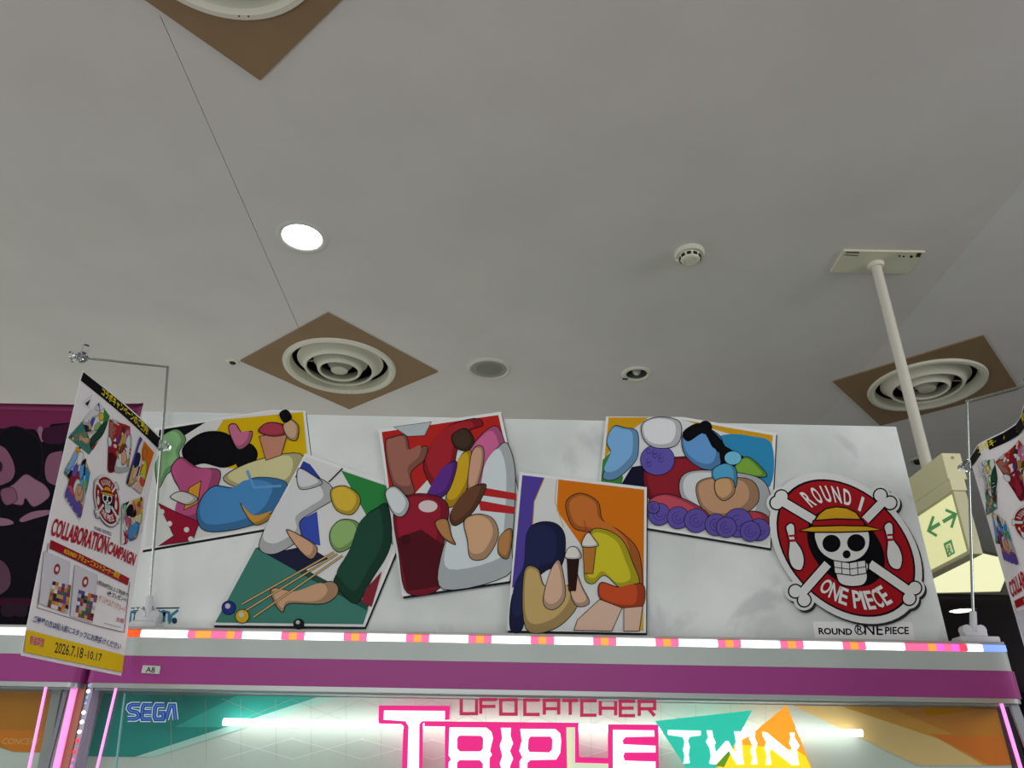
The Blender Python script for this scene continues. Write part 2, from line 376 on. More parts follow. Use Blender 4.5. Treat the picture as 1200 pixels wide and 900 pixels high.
# lit ceiling recess far behind and the far downlight
pts = [(1172, 652), (1181, 671), (1172, 693), (1080, 695), (1040, 676), (1040, 645), (1075, 634), (1146, 646)]
q = [atz(p, CEIL - 0.012) for p in pts]; ctr = sum(q, Vector()) / 8
t = thing('light_panel', 'pale yellow glowing octagonal ceiling light panel behind the exit sign', 'light', (ctr.x, ctr.y, CEIL))
MB().hexa([p for p in q], [p + Vector((0, 0, 0.012)) for p in q], mat('f4f3c4', 0.5, 1, 0, 0.93)).build('glowing_panel', t)
mb = MB()
for i in range(8):
    a, c = q[i], q[(i + 1) % 8]; oa = ctr + (a - ctr) * 1.02; oc = ctr + (c - ctr) * 1.02; h = Vector((0, 0, 0.02)); d = Vector((0, 0, -0.008))
    mb.hexa([a + d, c + d, oc + d, oa + d], [a + h * 0.6, c + h * 0.6, oc + h * 0.6, oa + h * 0.6], mat('8a887c'))
mb.build('frame', t)
p = atz((1127, 716), CEIL - 0.01); t = thing('downlight', 'lit oval-looking downlight in the dark far ceiling', 'light', (p.x, p.y, CEIL))
lathe_part('lamp_lens', (p.x, p.y, CEIL), [(0.001, -0.012), (0.09, -0.01), (0.11, -0.003)], mat('fffbe6', 0.4, 1, 0, 4.0), t)
lathe_part('trim_ring', (p.x, p.y, CEIL), [(0.11, -0.012), (0.125, -0.008), (0.13, 0)], mat('77756c'), t)

# ------------------------------------------------------------------ exit sign
px_, py_ = 1.236, 2.117
t = thing('exit_sign', 'hanging cream exit sign box with green arrows on a ceiling pole', 'sign', (px_, py_, CEIL))
MB().box((1.10, 2.045, CEIL - 0.008), (1.372, 2.166, CEIL), mat('d6d6bc', 0.4)).build('ceiling_plate', t, bevel=0.001)
lathe_part('collar', (px_ , py_, CEIL - 0.008), [(0.016, -0.014), (0.024, -0.012), (0.028, -0.002), (0.028, 0)], cream, t)
MB().tube((px_, py_, CEIL - 0.008), (px_, py_, 0.85), 0.0165, mat('d8d6c8', 0.25), 24).build('pole', t, True)
hb = MB().box((1.197, 1.966, 0.775), (1.250, 2.275, 0.852), mat('eae6b8', 0.4)); header = hb.build('housing', t, bevel=0.002)
MB().tube((1.2245, 1.9665, 0.838), (1.2245, 1.964, 0.838), 0.004, mat('8f8c7c', 0.4, 1, 0.4)).build('screw', header)
mb = MB().box((1.199, 1.964, 0.742), (1.240, 2.273, 0.775), mat('ece8bc', 0.4)); mb.build('seam_strip', t, bevel=0.001)
body = MB().box((1.2025, 1.968, 0.568), (1.238, 2.268, 0.742), mat('d8d4ac', 0.4)).build('sign_body', t, bevel=0.002)
sg = MB().box((1.2005, 1.978, 0.578), (1.2024, 2.258, 0.734), mat('e9e8ae', 0.4, 1, 0, 0.62)).build('lit_face', t)
pr = Print(lambda v, off: (lambda q: Vector((1.2003 - off, q.y, q.z)))(atx(v, 1.2003)), k=1.0, emit=0.35)
gr = '5f9c60'
pr.stroke([(1094, 605), (1088, 622), (1098, 628)], 3.4, gr, adv=False).stroke([(1089.5, 620.5), (1101.5, 613.5)], 4.6, gr)
pr.stroke([(1108, 597.5), (1120, 602.5), (1115, 618.5)], 3.4, gr, adv=False).stroke([(1105, 611.5), (1118.5, 603.5)], 4.6, gr)
pr.poly([(1105.5, 637), (1115, 632), (1119.5, 648), (1110.5, 653.5)], gr)
pr.poly([(1108.3, 639), (1114, 636), (1117.6, 647), (1112, 650.5)], 'e6e6b4')
pr.poly(ell((1112, 640), 1.1, n=10), gr); pr.stroke([(1112, 641.5), (1112.6, 645), (1115, 648.5)], 1.8, gr); pr.stroke([(1112.4, 645), (1111.4, 649.5)], 1.5, gr); pr.stroke([(1109.8, 643.8), (1112, 642.4), (1114.4, 643.4)], 1.0, gr)
pr.build('green_arrow_print', sg)
pr = Print(lambda v, off: (lambda q: Vector((q.x, q.y, CEIL - 0.0083 - off)))(atz(v, CEIL - 0.0083)), k=1.0)
pr.stroke([(991.5, 295.6), (1007, 296.2)], 1.8, '66675c')
pr.poly([(990, 298), (1006, 299), (1005.4, 300.2), (989.4, 299.2)], '77776a')
for a, r in (((1054, 300), 1.3), ((1059, 300.5), 1.3), ((1068, 300.6), 1.9)): pr.poly(ell(a, r, r * 0.8, n=12), '2c2c26')
pr.poly([(1075, 296), (1080, 296.4), (1078, 301.4), (1073, 301)], '3c3c34')
pr.build('plate_marking', t)

# ------------------------------------------------------------------ claw machines
FY = 1.80
white_m = noisy('white_marquee', 'b6c0bb', 'bfc8c3', 6, 0.45, 3)
pink_m = mat('a24489', 0.32, 1.0)
metal_m = mat('b9bdbb', 0.3, 1, 0.55)
glass_m = glassy('clear_glass', (0.97, 0.99, 0.985), alpha=0.035)
def led_color(kind):
    return {'w': mat('fdfaff', 0.4, 1, 0, 1.7), 'p': mat('ff5c86', 0.4, 1, 0, 1.25), 'o': mat('ff8a3c', 0.4, 1, 0, 1.25), 'r': mat('ff3a50', 0.4, 1, 0, 1.3),
            'R': mat('ff4a1e', 0.4, 1, 0, 1.2), 'm': mat('ff5cc0', 0.4, 1, 0, 1.2), 'b': mat('7f9dff', 0.4, 1, 0, 1.0)}[kind]
LEDM = {}
def led(kind, x, y, z, parent, name='led_segment', w=0.0188):
    if (kind, w) not in LEDM:
        me = MB().box((-w / 2, -0.004, -0.0072), (w / 2, 0.004, 0.0072), led_color(kind)); o = me.build('led_tmp'); LEDM[(kind, w)] = o.data; o.data.name = 'led_segment'; bpy.data.objects.remove(o)
    o = bpy.data.objects.new(name, LEDM[(kind, w)]); COL.objects.link(o); o.parent = parent
    og = Vector(parent['_org']); o.location = Vector((x, y, z)) - og; return o
def on_board(v, off, Y=1.895): q = aty(v, Y); return Vector((min(1.124, max(-0.924, q.x)) if v[0] > 59 and on_board.main else q.x, Y - off, min(0.186, max(0.031, q.z))))
on_board.main = True

def machine(x0, x1, label, lights, rnd):
    t = thing('claw_machine', label, 'arcade machine', ((x0 + x1) / 2, FY + 0.45, -CAMZ), 'claw machines in a row')
    D = 0.92; zt = 0.318
    # marquee: white band with rounded ends, pink band under it
    def band(z0, z1, y, m, name, inset=0.0, r=0.022, par=None, taper=0.0):
        def ring(z, k):
            out = [(x0 + inset, FY + 0.10)]
            for i in range(6):
                a = math.pi + i * math.pi / 10; out.append((x0 + inset + r + r * math.cos(a), y + k + r + r * math.sin(a)))
            for i in range(6):
                a = 1.5 * math.pi + i * math.pi / 10; out.append((x1 - inset - r + r * math.cos(a), y + k + r + r * math.sin(a)))
            out.append((x1 - inset, FY + 0.10)); return [Vector((a, b_, z)) for a, b_ in out]
        return MB().hexa(ring(z0, 0), ring(z1, taper), m).build(name, par or t, True)
    pk = band(0.1985, 0.2555, FY, pink_m, 'pink_band')
    wb = band(0.2560, 0.2955, FY + 0.001, white_m, 'white_band', 0.004)
    band(0.1885, 0.1983, FY + 0.001, metal_m, 'metal_edge', 0.003)
    cap = MB().box((x0 + 0.012, FY + 0.004, 0.3135), (x1 - 0.012, FY + 0.06, 0.3185), mat('a4a6a3', 0.4)).build('top_ledge', t)
    MB().box((x0 + 0.006, FY + 0.012, 0.2955), (x1 - 0.006, FY + 0.06, 0.3135), mat('8d8f8d', 0.5)).build('ledge_back', t)
    strip = MB().box((x0 + 0.012, FY + 0.0095, 0.2957), (x1 - 0.012, FY + 0.0118, 0.3133), mat('d8d8dc', 0.4)).build('led_strip', t)
    n = len(lights); w = (x1 - x0 - 0.024) / n
    for i, k in enumerate(lights): led(k, x0 + 0.012 + (i + 0.5) * w, FY + 0.0053, 0.3045, strip, w=w)
    MB().box((x0 + 0.004, FY + 0.06, 0.20), (x1 - 0.004, FY + D, 0.3135), mat('c2c6c4', 0.5)).build('roof_deck', t)
    MB().box((x0 + 0.01, FY + 0.02, -CAMZ), (x1 - 0.01, FY + D, -CAMZ + 0.85), mat('c9589e', 0.4)).build('cabinet', t, bevel=0.01)
    MB().box((x0 + 0.01, FY + D - 0.03, -CAMZ + 0.85), (x1 - 0.01, FY + D, 0.20), mat('cfd8d4', 0.5)).build('back_panel', t)
    for xa in (x0 + 0.012, x1 - 0.020):
        MB().box((xa, FY + 0.06, -CAMZ + 0.85), (xa + 0.008, FY + D - 0.03, 0.20), glass_m).build('side_glass', t)
    MB().box((x0 + 0.03, FY + 0.012, -CAMZ + 0.85), (x1 - 0.03, FY + 0.017, 0.1885), glass_m).build('front_glass', t)
    MB().box((x0 + 0.012, FY + 0.020, 0.1850), (x1 - 0.012, FY + 0.026, 0.1885), mat('9fb0ae', 0.4)).build('glass_rail', t)
    return t
XL, XR = -0.928, 1.138
seq = ''.join({0: 'p', 1: 'o', 2: 'p'}.get(i % 8, 'w') for i in range(116))
seq = 'wb' + 'RRR' + 'wwwwwwpoop' + 'w' * 0 + seq[8:116]
seq = seq[:104] + 'ppompmrwwbbb'
main = machine(XL, XR, 'claw machine under the long illustrated banner, with a teal and white lit header', seq[:116], 0)
seq2 = ('wwwwwppo' * 14) + 'wwmp'
left = machine(XL - 0.010 - 2.066, XL - 0.010, 'claw machine at the left edge with an orange lit header, seen only by its corner', seq2[:116], 1)

# header board of the main machine
bc = {'teal': '2d9c8e', 'orange': 'd08a2a'}
def board(t, xa, xb):
    z0 = 0.030
    return MB().box((xa, 1.897, z0), (xb, 1.903, 0.187), mat('c9d4c8', 0.5, 1.0)).build('header_board', t)
hbd = board(main, -0.925, 1.125)
def B(x, y): return (x, y)
pr = Print(on_board, k=1.15, rough=0.35)
pr.poly([(96, 812), (380, 816), (158, 887), (96, 886)], '1f8c80')
pr.poly([(277, 814), (372, 817), (262, 852), (205, 852)], '35a898')
pr.poly([(372, 817), (396, 818), (180, 887), (158, 887)], 'a9d2c4')
pr.poly([(96, 812), (60, 812), (60, 886), (96, 886)], '2b8478')
pr.poly([(928, 824), (1200, 831), (1200, 897), (1153, 897)], 'c07a18')
pr.poly([(928, 824), (985, 826), (1100, 866), (1153, 897), (1075, 897)], 'd8b878')
pr.poly([(985, 826), (1040, 828), (1130, 866), (1200, 897), (1153, 897), (1100, 866)], 'c8902c')
pr.poly([(1090, 860), (1200, 864), (1200, 897), (1160, 897)], 'cf6f10')
ln = 'a3ab9f'
for i in range(26):
    X = 200 + i * 41
    if X < 930: pr.stroke([(X, 816 + X * 0.011), (X + 1, 892)], 0.45, ln, adv=False)
for i in range(11):
    X = 260 + i * 82
    if X < 880:
        pr.stroke([(X, 816 + X * 0.01), (X + 84, 850 + X * 0.012)], 0.45, ln, adv=False); pr.stroke([(X + 84, 816 + X * 0.01), (X, 850 + X * 0.012)], 0.45, ln, adv=False)
        pr.stroke([(X, 862 + X * 0.01), (X + 84, 890)], 0.5, 'e9f4ea', adv=False); pr.stroke([(X + 84, 862 + X * 0.01), (X, 890)], 0.5, 'e9f4ea', adv=False)
pr.layer += 1
pr.build('printed_pattern', hbd)
# light tube in front of the board
tb = MB().tube(aty((262, 846), 1.872), aty((1010, 859), 1.872), 0.0075, mat('f6ffff', 0.3, 1, 0, 5.6), 16).build('light_tube', main, True)
rl = MB().box((-0.92, 1.90, 0.004), (1.12, 1.95, 0.027), mat('b9c4c2', 0.4)); rl.box((-0.92, 1.875, -0.055), (1.12, 1.895, -0.012), mat('aebcba', 0.35)); rl.build('crane_rail', main)
for k in range(9):
    xx = -0.45 + k * 0.17
    MB().tube((xx, 1.885, -0.010), (xx, 1.885, 0.026), 0.013, mat('aab2b0', 0.3, 1, 0.6)).build('rail_roller', main, True)

# lettering on the inside of the glass
LY = 1.832
def on_glass(v, off): q = aty(v, LY); return Vector((q.x, LY - off, q.z))
PK = 'e8107e'; WH = 'fbfffb'
pk_m = mat('e2127c', 0.35, 1.0, 0, 0.75); wh_m = mat(WH, 0.35, 1.0, 0, 1.1); dk_m = mat('c01850', 0.35, 1, 0, 0.45)
tealm = mat('22b8a0', 0.35, 1, 0, 0.75); orm = mat('f59a1c', 0.35, 1, 0, 0.85); yem = mat('ffd60a', 0.35, 1, 0, 0.8); grm = mat('6d9a10', 0.4, 1, 0, 0.5)
def C7(x, y): return (420 + x * 0.3, 790 + y * 0.3)
def C8(x, y): return (760 + x * 0.18333, 800 + y * 0.18333)
pr = Print(on_glass, 0.0002, k=1.0)
def P7(pts, m): pr.poly([C7(*p) for p in pts], m)
# T
P7([(80, 122), (358, 124), (356, 178), (335, 178), (335, 182), (262, 184), (252, 196), (250, 420), (168, 420), (176, 204), (166, 196), (78, 194)], pk_m)
P7([(100, 142), (338, 144), (338, 172), (335, 182), (248, 184), (238, 196), (236, 420), (190, 420), (196, 204), (184, 184), (98, 178)], wh_m)
# plate of R I P
P7([(258, 184), (860, 190), (860, 206), (862, 324), (975, 328), (974, 196), (1172, 198), (1174, 420), (338, 420), (338, 206), (256, 204)], pk_m)
def letter(outer, holes_, m=wh_m):
    P7(outer, m)
    for h in holes_: P7(h, pk_m)
letter([(356, 208), (500, 209), (520, 226), (526, 250), (514, 300), (522, 316), (512, 328), (512, 420), (486, 420), (486, 350), (474, 336), (396, 336), (386, 344), (384, 420), (352, 420), (352, 346), (362, 332), (352, 318)],
       [[(392, 242), (400, 240), (478, 241), (488, 252), (486, 292), (476, 302), (396, 302), (386, 290), (386, 252)]])
letter([(556, 210), (596, 210), (594, 240), (604, 270), (592, 300), (604, 330), (592, 360), (600, 420), (554, 420), (562, 380), (552, 350), (562, 320), (552, 280), (562, 250)], [])
letter([(632, 214), (770, 215), (788, 232), (792, 260), (788, 308), (772, 334), (672, 336), (660, 346), (660, 420), (630, 420), (630, 340), (640, 325), (628, 300), (638, 260)],
       [[(672, 244), (750, 244), (758, 256), (756, 296), (744, 306), (668, 304), (662, 292), (664, 254)]])
P7([(812, 208), (846, 208), (846, 346), (976, 350), (976, 420), (816, 420)], mat('dfe6c8', 0.4, 1, 0, 0.5))
P7([(818, 210), (832, 210), (832, 420), (818, 420)], mat('e8e4b8', 0.4, 1, 0, 0.6))
letter([(994, 218), (1154, 220), (1156, 244), (1044, 246), (1032, 258), (1034, 274), (1160, 280), (1160, 306), (1040, 306), (1034, 320), (1040, 338), (1160, 342), (1160, 370), (994, 370)], [])
# TWIN
def P8(pts, m): pr.poly([C8(*p) for p in pts], m)
P8([(40, 246), (662, 176), (468, 545), (240, 545)], tealm)
P8([(880, 143), (1040, 545), (430, 545), (560, 390), (675, 312)], orm)
P8([(560, 395), (640, 400), (940, 430), (1000, 470), (1035, 545), (440, 545)], yem)
P8([(548, 405), (480, 540), (420, 530), (500, 450)], grm)
P8([(120, 303), (332, 308), (332, 338), (262, 346), (250, 372), (262, 410), (254, 460), (262, 514), (220, 518), (228, 470), (218, 430), (228, 380), (216, 348), (122, 334)], wh_m)
P8([(368, 306), (404, 306), (412, 350), (428, 384), (420, 400), (428, 446), (492, 372), (510, 376), (548, 448), (556, 380), (544, 312), (582, 312), (590, 344), (630, 318), (634, 345), (594, 366), (600, 480), (610, 522), (560, 524), (510, 436), (430, 524), (384, 518), (396, 470), (388, 420), (364, 378), (378, 350)], wh_m)
P8([(640, 318), (680, 318), (676, 350), (694, 390), (680, 430), (694, 522), (652, 522), (662, 480), (648, 440), (660, 400), (640, 360)], wh_m)
P8([(722, 314), (752, 318), (900, 440), (912, 420), (894, 388), (904, 350), (896, 320), (932, 320), (930, 350), (962, 404), (944, 430), (950, 480), (960, 526), (914, 528), (776, 420), (770, 450), (782, 524), (744, 526), (754, 470), (738, 420), (748, 380), (726, 340)], wh_m)
# UFO CATCHER in square stroke letters
GL = {'U': [[(0, 1), (0, 0), (1, 0), (1, 1)]], 'F': [[(1, 1), (0, 1), (0, 0)], [(0, .52), (.9, .52)]], 'O': [[(0, 0), (1, 0), (1, 1), (0, 1), (0, 0)]],
      'C': [[(1, 1), (0, 1), (0, 0), (1, 0)]], 'A': [[(0, 0), (0, 1), (1, 1), (1, 0)], [(0, .42), (1, .42)]], 'T': [[(0, 1), (1, 1)], [(.5, 1), (.5, 0)]],
      'H': [[(0, 1), (0, 0)], [(1, 1), (1, 0)], [(0, .5), (1, .5)]], 'E': [[(1, 1), (0, 1), (0, 0), (1, 0)], [(0, .52), (.9, .52)]], 'R': [[(0, 0), (0, 1), (1, 1), (1, .5), (0, .5)], [(.6, .5), (1, 0)]]}
xsL = [(402, 462, 'U'), (478, 542, 'F'), (556, 616, 'O'), (650, 708, 'C'), (726, 782, 'A'), (796, 858, 'T'), (872, 930, 'C'), (944, 1004, 'H'), (1022, 1080, 'E'), (1096, 1156, 'R')]
for a, b_, ch in xsL:
    for pl in GL[ch]:
        pts = [C7(a + (b_ - a) * u, 155 + (a - 400) * 0.0125 - 56 * v) for u, v in pl]
        pr.stroke(pts, 3.9, dk_m, adv=False)
pr.layer += 1
# SEGA
SG = {'S': [[(1, 1), (.3, 1), (.06, .9), (.02, .72), (.2, .55), (.8, .45), (.98, .28), (.94, .1), (.7, 0), (0, 0)]], 'E': [[(1, 1), (.1, 1), (0, .8), (0, .2), (.1, 0), (1, 0)], [(0, .5), (1, .5)]],
      'G': [[(1, 1), (.15, 1), (0, .8), (0, .2), (.15, 0), (1, 0), (1, .45), (.5, .45)]], 'A': [[(0, 0), (.3, 1), (.7, 1), (1, 0)]]}
seg = [(150.5, 163.5, 'S'), (167, 177.5, 'E'), (181.5, 192, 'G'), (195.5, 206.5, 'A')]
for w, m in ((6.8, mat('cfe0ea', 0.4, 1, 0, 0.25)), (4.9, mat('1246a0', 0.4, 1, 0, 0.25)), (0.55, mat('6f9cd8', 0.4, 1, 0, 0.2))):
    for a, b_, ch in seg:
        for pl in SG[ch]:
            pr.stroke([(a + (b_ - a) * u + 1.5 * v, 842.5 + (a - 150) * 0.02 - 16.5 * v) for u, v in pl], w, m, adv=False)
    pr.layer += 1
fg = bpy.data.objects['front_glass']
pr.build('glass_lettering', fg)

# corner posts of light strips
def strip_between(name, a, b_, w, Y, m, parent):
    q0, q1 = aty(a, Y), aty(b_, Y); d = q1 - q0; q1 = q0 + d * 1.6
    mb = MB(); h = Vector((w / 2, 0, 0)); dy = Vector((0, 0.006, 0))
    mb.hexa([q0 - h, q0 + h, q0 + h + dy, q0 - h + dy], [q1 - h, q1 + h, q1 + h + dy, q1 - h + dy], m); return mb.build(name, parent)
pinkl = mat('f49ad8', 0.4, 1, 0, 1.0); pinkd = mat('ea8ccc', 0.4, 1, 0, 0.95); greyp = mat('8f989c', 0.3, 1, 0.3); frost = mat('b9b0c4', 0.35)
strip_between('pink_edge_light', (136.5, 801), (113, 900), 0.0035, FY + 0.006, pinkl, main)
strip_between('pink_edge_light', (1173, 820), (1197, 900), 0.0055, FY + 0.006, mat('f28cd8', 0.4, 1, 0, 1.1), main)
strip_between('corner_post', (108, 801), (84, 900), 0.010, FY + 0.015, frost, main)
strip_between('corner_panel', (113, 803), (94, 900), 0.018, FY + 0.045, mat('a7a0b4', 0.4), main)
strip_between('glass_edge', (146, 812), (135, 900), 0.003, FY + 0.03, mat('8fd0c8', 0.2), main)
strip_between('corner_post', (1187, 822), (1216, 900), 0.020, FY + 0.012, mat('9ba0a4', 0.3, 1, 0.2), main)
strip_between('pink_edge_light', (54.5, 798), (33, 900), 0.0038, FY + 0.006, pinkl, left)
strip_between('pink_light_tube', (88, 799), (65, 900), 0.013, FY + 0.02, pinkd, left)
strip_between('corner_panel', (97, 800), (75, 900), 0.018, FY + 0.035, mat('b98468', 0.4), left)
strip_between('corner_post', (80, 800), (54, 900), 0.008, FY + 0.04, greyp, left)
strip_between('corner_panel', (68, 800), (49, 900), 0.020, FY + 0.05, mat('9aa39a', 0.3), left)
# dotted light strip
lp = [(105, 803, 'b'), (104, 810, 'w'), (102.6, 817, 'b'), (101, 824, 'b'), (98.5, 835, 'w'), (96.5, 846, 'w'), (93.5, 857.5, 'w'), (91.3, 868, 'r'), (88, 881, 'r'), (86, 890, 'm'), (84, 898, 'm')]
for a, c_, k in lp:
    q = aty((a - 0.5, c_), FY + 0.004); mb = MB(); mb.sphere(q, 0.0042 if k in 'wr' else 0.0028, led_color(k), 1.0, 10); mb.build('led_dot', main, True)
# the left machine's orange header
on_board.main = False
hb2 = MB().box((-2.95, 1.897, 0.030), (-0.955, 1.903, 0.187), mat('c9d4c8', 0.5)).build('header_board', left)
pr = Print(on_board, k=1.1, rough=0.35)
pr.poly([(-200, 797), (76, 800), (58, 882), (16, 881), (-200, 720)], 'b87818')
pr.poly([(-200, 855), (68, 856), (58, 882), (16, 881), (-10, 862), (-200, 860)], 'd07a10')
pr.text('CONCEPT', (2, 872), (45, 872.5), (4, 865), 'd8a860')
pr.build('printed_pattern', hb2)
MB().box((-2.9, 1.875, -0.055), (-0.96, 1.95, 0.022), mat('a9c4c0', 0.35)).build('crane_rail', left)

# number tag
q = [aty(p, FY - 0.004) for p in ((165.5, 788.5), (186.5, 789.8), (188, 780.5), (167.5, 779.5))]
tg = MB().hexa(q, [Vector((p.x, FY - 0.0005, p.z)) for p in q], mat('c5cac6', 0.4))
tg = tg.build('number_tag', None, origin=q[0]); tg['_org'] = list(q[0]); tag(tg, 'small silver number plate reading A8 on the pink band', 'plate')
pr = Print(lambda v, off: (lambda w: Vector((w.x, FY - 0.0042 - off, w.z)))(aty(v, FY - 0.0042)), k=1.0)
pr.text('A8', (170.5, 787.8), (181, 788.3), (171.5, 781.5), '1e2420', 0.01)
pr.build('number_print', tg)

# ------------------------------------------------------------------ long banner
YB = 1.862
def on_banner(v, off): q = aty(v, YB); return Vector((q.x, YB - off, q.z))
c0 = aty((168, 482), YB); c1 = aty((1050, 500), YB); c2 = aty((1110, 760), YB)
def banner_mat():
    m = noisy('concrete_print', 'a7acaa', 'c7ccc9', 3.2, 0.5, 8, 0.3, 0.7, k=1.5); nt = m.node_tree; b = nt.nodes['Principled BSDF']
    n2 = nt.nodes.new('ShaderNodeTexNoise'); n2.inputs['Scale'].default_value = 5.5; n2.inputs['Detail'].default_value = 5; n2.inputs['Distortion'].default_value = 0.6
    cr = nt.nodes.new('ShaderNodeValToRGB'); cr.color_ramp.elements[0].position = 0.60; cr.color_ramp.elements[1].position = 0.68
    cr.color_ramp.elements[0].color = (0, 0, 0, 1); cr.color_ramp.elements[1].color = (0.45, 0.45, 0.45, 1)
    mx = nt.nodes.new('ShaderNodeMix'); mx.data_type = 'RGBA'; mx.inputs[7].default_value = col('94989a', 1.4)
    src = b.inputs['Base Color'].links[0].from_socket; tc = [n for n in nt.nodes if n.type == 'TEX_COORD'][0]
    nt.links.new(tc.outputs['Object'], n2.inputs['Vector']); nt.links.new(n2.outputs['Fac'], cr.inputs[0]); nt.links.new(cr.outputs[0], mx.inputs[0]); nt.links.new(src, mx.inputs[6]); nt.links.new(mx.outputs[2], b.inputs['Base Color'])
    return m
bt = thing('banner', 'long white banner board with five tilted picture panels and a round red emblem', 'banner', ((c0.x + c1.x) / 2, YB, 0.3185))
ZB = 0.3185
fr = [Vector((c0.x, YB, ZB)), Vector((c1.x + 0.002, YB, ZB)), Vector((c1.x, YB, c1.z)), Vector((c0.x, YB, c0.z))]
MB().hexa(fr, [p + Vector((0, 0.006, 0)) for p in fr], banner_mat()).build('board', bt)
for xx in (-0.7, 0.0, 0.75):
    MB().box((xx, YB + 0.0062, ZB), (xx + 0.03, YB + 0.09, ZB + 0.004), metal_m).box((xx, YB + 0.0062, ZB), (xx + 0.03, YB + 0.010, ZB + 0.2), metal_m).build('support_bracket', bt)

K = '0b0a0f'
def art1(p):     # yellow, pink and blue colour shapes on white
    p.poly([(183, 504), (316, 482), (356, 483), (368, 588), (310, 617), (170, 641)], 'c8cac6')
    p.poly([(187, 504), (241, 495), (214, 512), (184, 522)], K)
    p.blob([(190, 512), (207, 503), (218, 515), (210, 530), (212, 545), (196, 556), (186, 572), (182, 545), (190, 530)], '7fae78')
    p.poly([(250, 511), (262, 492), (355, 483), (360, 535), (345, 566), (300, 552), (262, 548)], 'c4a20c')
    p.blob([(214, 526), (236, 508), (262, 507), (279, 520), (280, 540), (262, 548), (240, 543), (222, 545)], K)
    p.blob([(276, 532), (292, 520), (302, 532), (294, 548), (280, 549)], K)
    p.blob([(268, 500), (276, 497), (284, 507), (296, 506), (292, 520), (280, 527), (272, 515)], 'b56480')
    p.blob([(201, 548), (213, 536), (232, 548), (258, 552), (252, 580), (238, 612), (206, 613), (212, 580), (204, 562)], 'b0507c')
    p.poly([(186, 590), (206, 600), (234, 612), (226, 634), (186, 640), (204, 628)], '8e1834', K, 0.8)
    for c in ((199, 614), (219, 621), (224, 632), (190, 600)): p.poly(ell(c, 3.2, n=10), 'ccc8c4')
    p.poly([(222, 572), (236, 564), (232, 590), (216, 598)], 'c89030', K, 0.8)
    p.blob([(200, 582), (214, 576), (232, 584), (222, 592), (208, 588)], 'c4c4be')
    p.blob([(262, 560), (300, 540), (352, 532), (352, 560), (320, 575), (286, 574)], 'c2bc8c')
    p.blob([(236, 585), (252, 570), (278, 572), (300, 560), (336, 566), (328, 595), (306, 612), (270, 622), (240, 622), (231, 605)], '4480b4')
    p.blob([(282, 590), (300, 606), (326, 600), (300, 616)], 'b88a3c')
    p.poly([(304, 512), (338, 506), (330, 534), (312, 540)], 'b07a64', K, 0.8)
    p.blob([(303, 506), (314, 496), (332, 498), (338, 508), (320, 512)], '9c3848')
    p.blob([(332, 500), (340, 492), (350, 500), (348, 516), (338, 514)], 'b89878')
    p.blob([(328, 486), (336, 481), (342, 490), (334, 496)], K)
    p.stroke([(290, 552), (298, 572), (330, 570)], 3, '5a90c0')
def art2(p):     # billiard table, cues and balls
    p.poly([(359, 536), (453, 569), (461, 647), (426, 732), (253, 730)], 'c9cac8')
    p.poly([(356, 541), (364, 545), (380, 566), (330, 592)], '2c3c8c')
    p.poly([(400, 552), (453, 570), (461, 640), (430, 605)], '2a7a3c')
    p.poly([(352, 610), (372, 600), (376, 640), (350, 635)], '3448a0')
    p.poly([(300, 643), (432, 714), (426, 732), (253, 730)], '3c7468')
    p.poly([(300, 643), (308, 641), (434, 708), (430, 716)], '24483e')
    p.poly([(313, 650), (360, 640), (385, 655), (352, 672)], '1c2038')
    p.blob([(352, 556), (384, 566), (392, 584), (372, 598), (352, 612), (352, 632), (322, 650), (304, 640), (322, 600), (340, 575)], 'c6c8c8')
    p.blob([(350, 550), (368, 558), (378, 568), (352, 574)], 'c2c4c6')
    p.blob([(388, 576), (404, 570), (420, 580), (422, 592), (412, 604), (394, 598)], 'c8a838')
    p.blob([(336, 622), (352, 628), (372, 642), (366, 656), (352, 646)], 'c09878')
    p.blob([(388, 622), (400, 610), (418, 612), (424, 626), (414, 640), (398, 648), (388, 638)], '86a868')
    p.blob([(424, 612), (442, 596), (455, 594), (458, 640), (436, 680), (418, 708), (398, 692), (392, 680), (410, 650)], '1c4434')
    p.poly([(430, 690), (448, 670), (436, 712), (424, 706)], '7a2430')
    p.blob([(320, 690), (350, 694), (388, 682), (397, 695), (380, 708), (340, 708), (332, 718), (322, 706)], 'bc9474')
    for a, b_ in (((284, 709), (392, 648)), ((289, 716), (396, 650)), ((298, 724), (402, 652))):
        p.stroke([a, b_], 2.6, '2a2014'); p.stroke([a, b_], 1.6, 'b89a68')
    p.stroke([(402, 550), (386, 566)], 1.6, '2a2420')
    for c, r, m in (((269, 713), 8, '242c78'), ((285, 723), 8, 'c09a24'), ((351, 732), 6, '1c1c20')):
        p.poly(ell(c, r, n=20), m, K, 0.8); p.poly(ell((c[0] - 1, c[1] - 2), r * 0.4, n=12), 'b0b4ac')
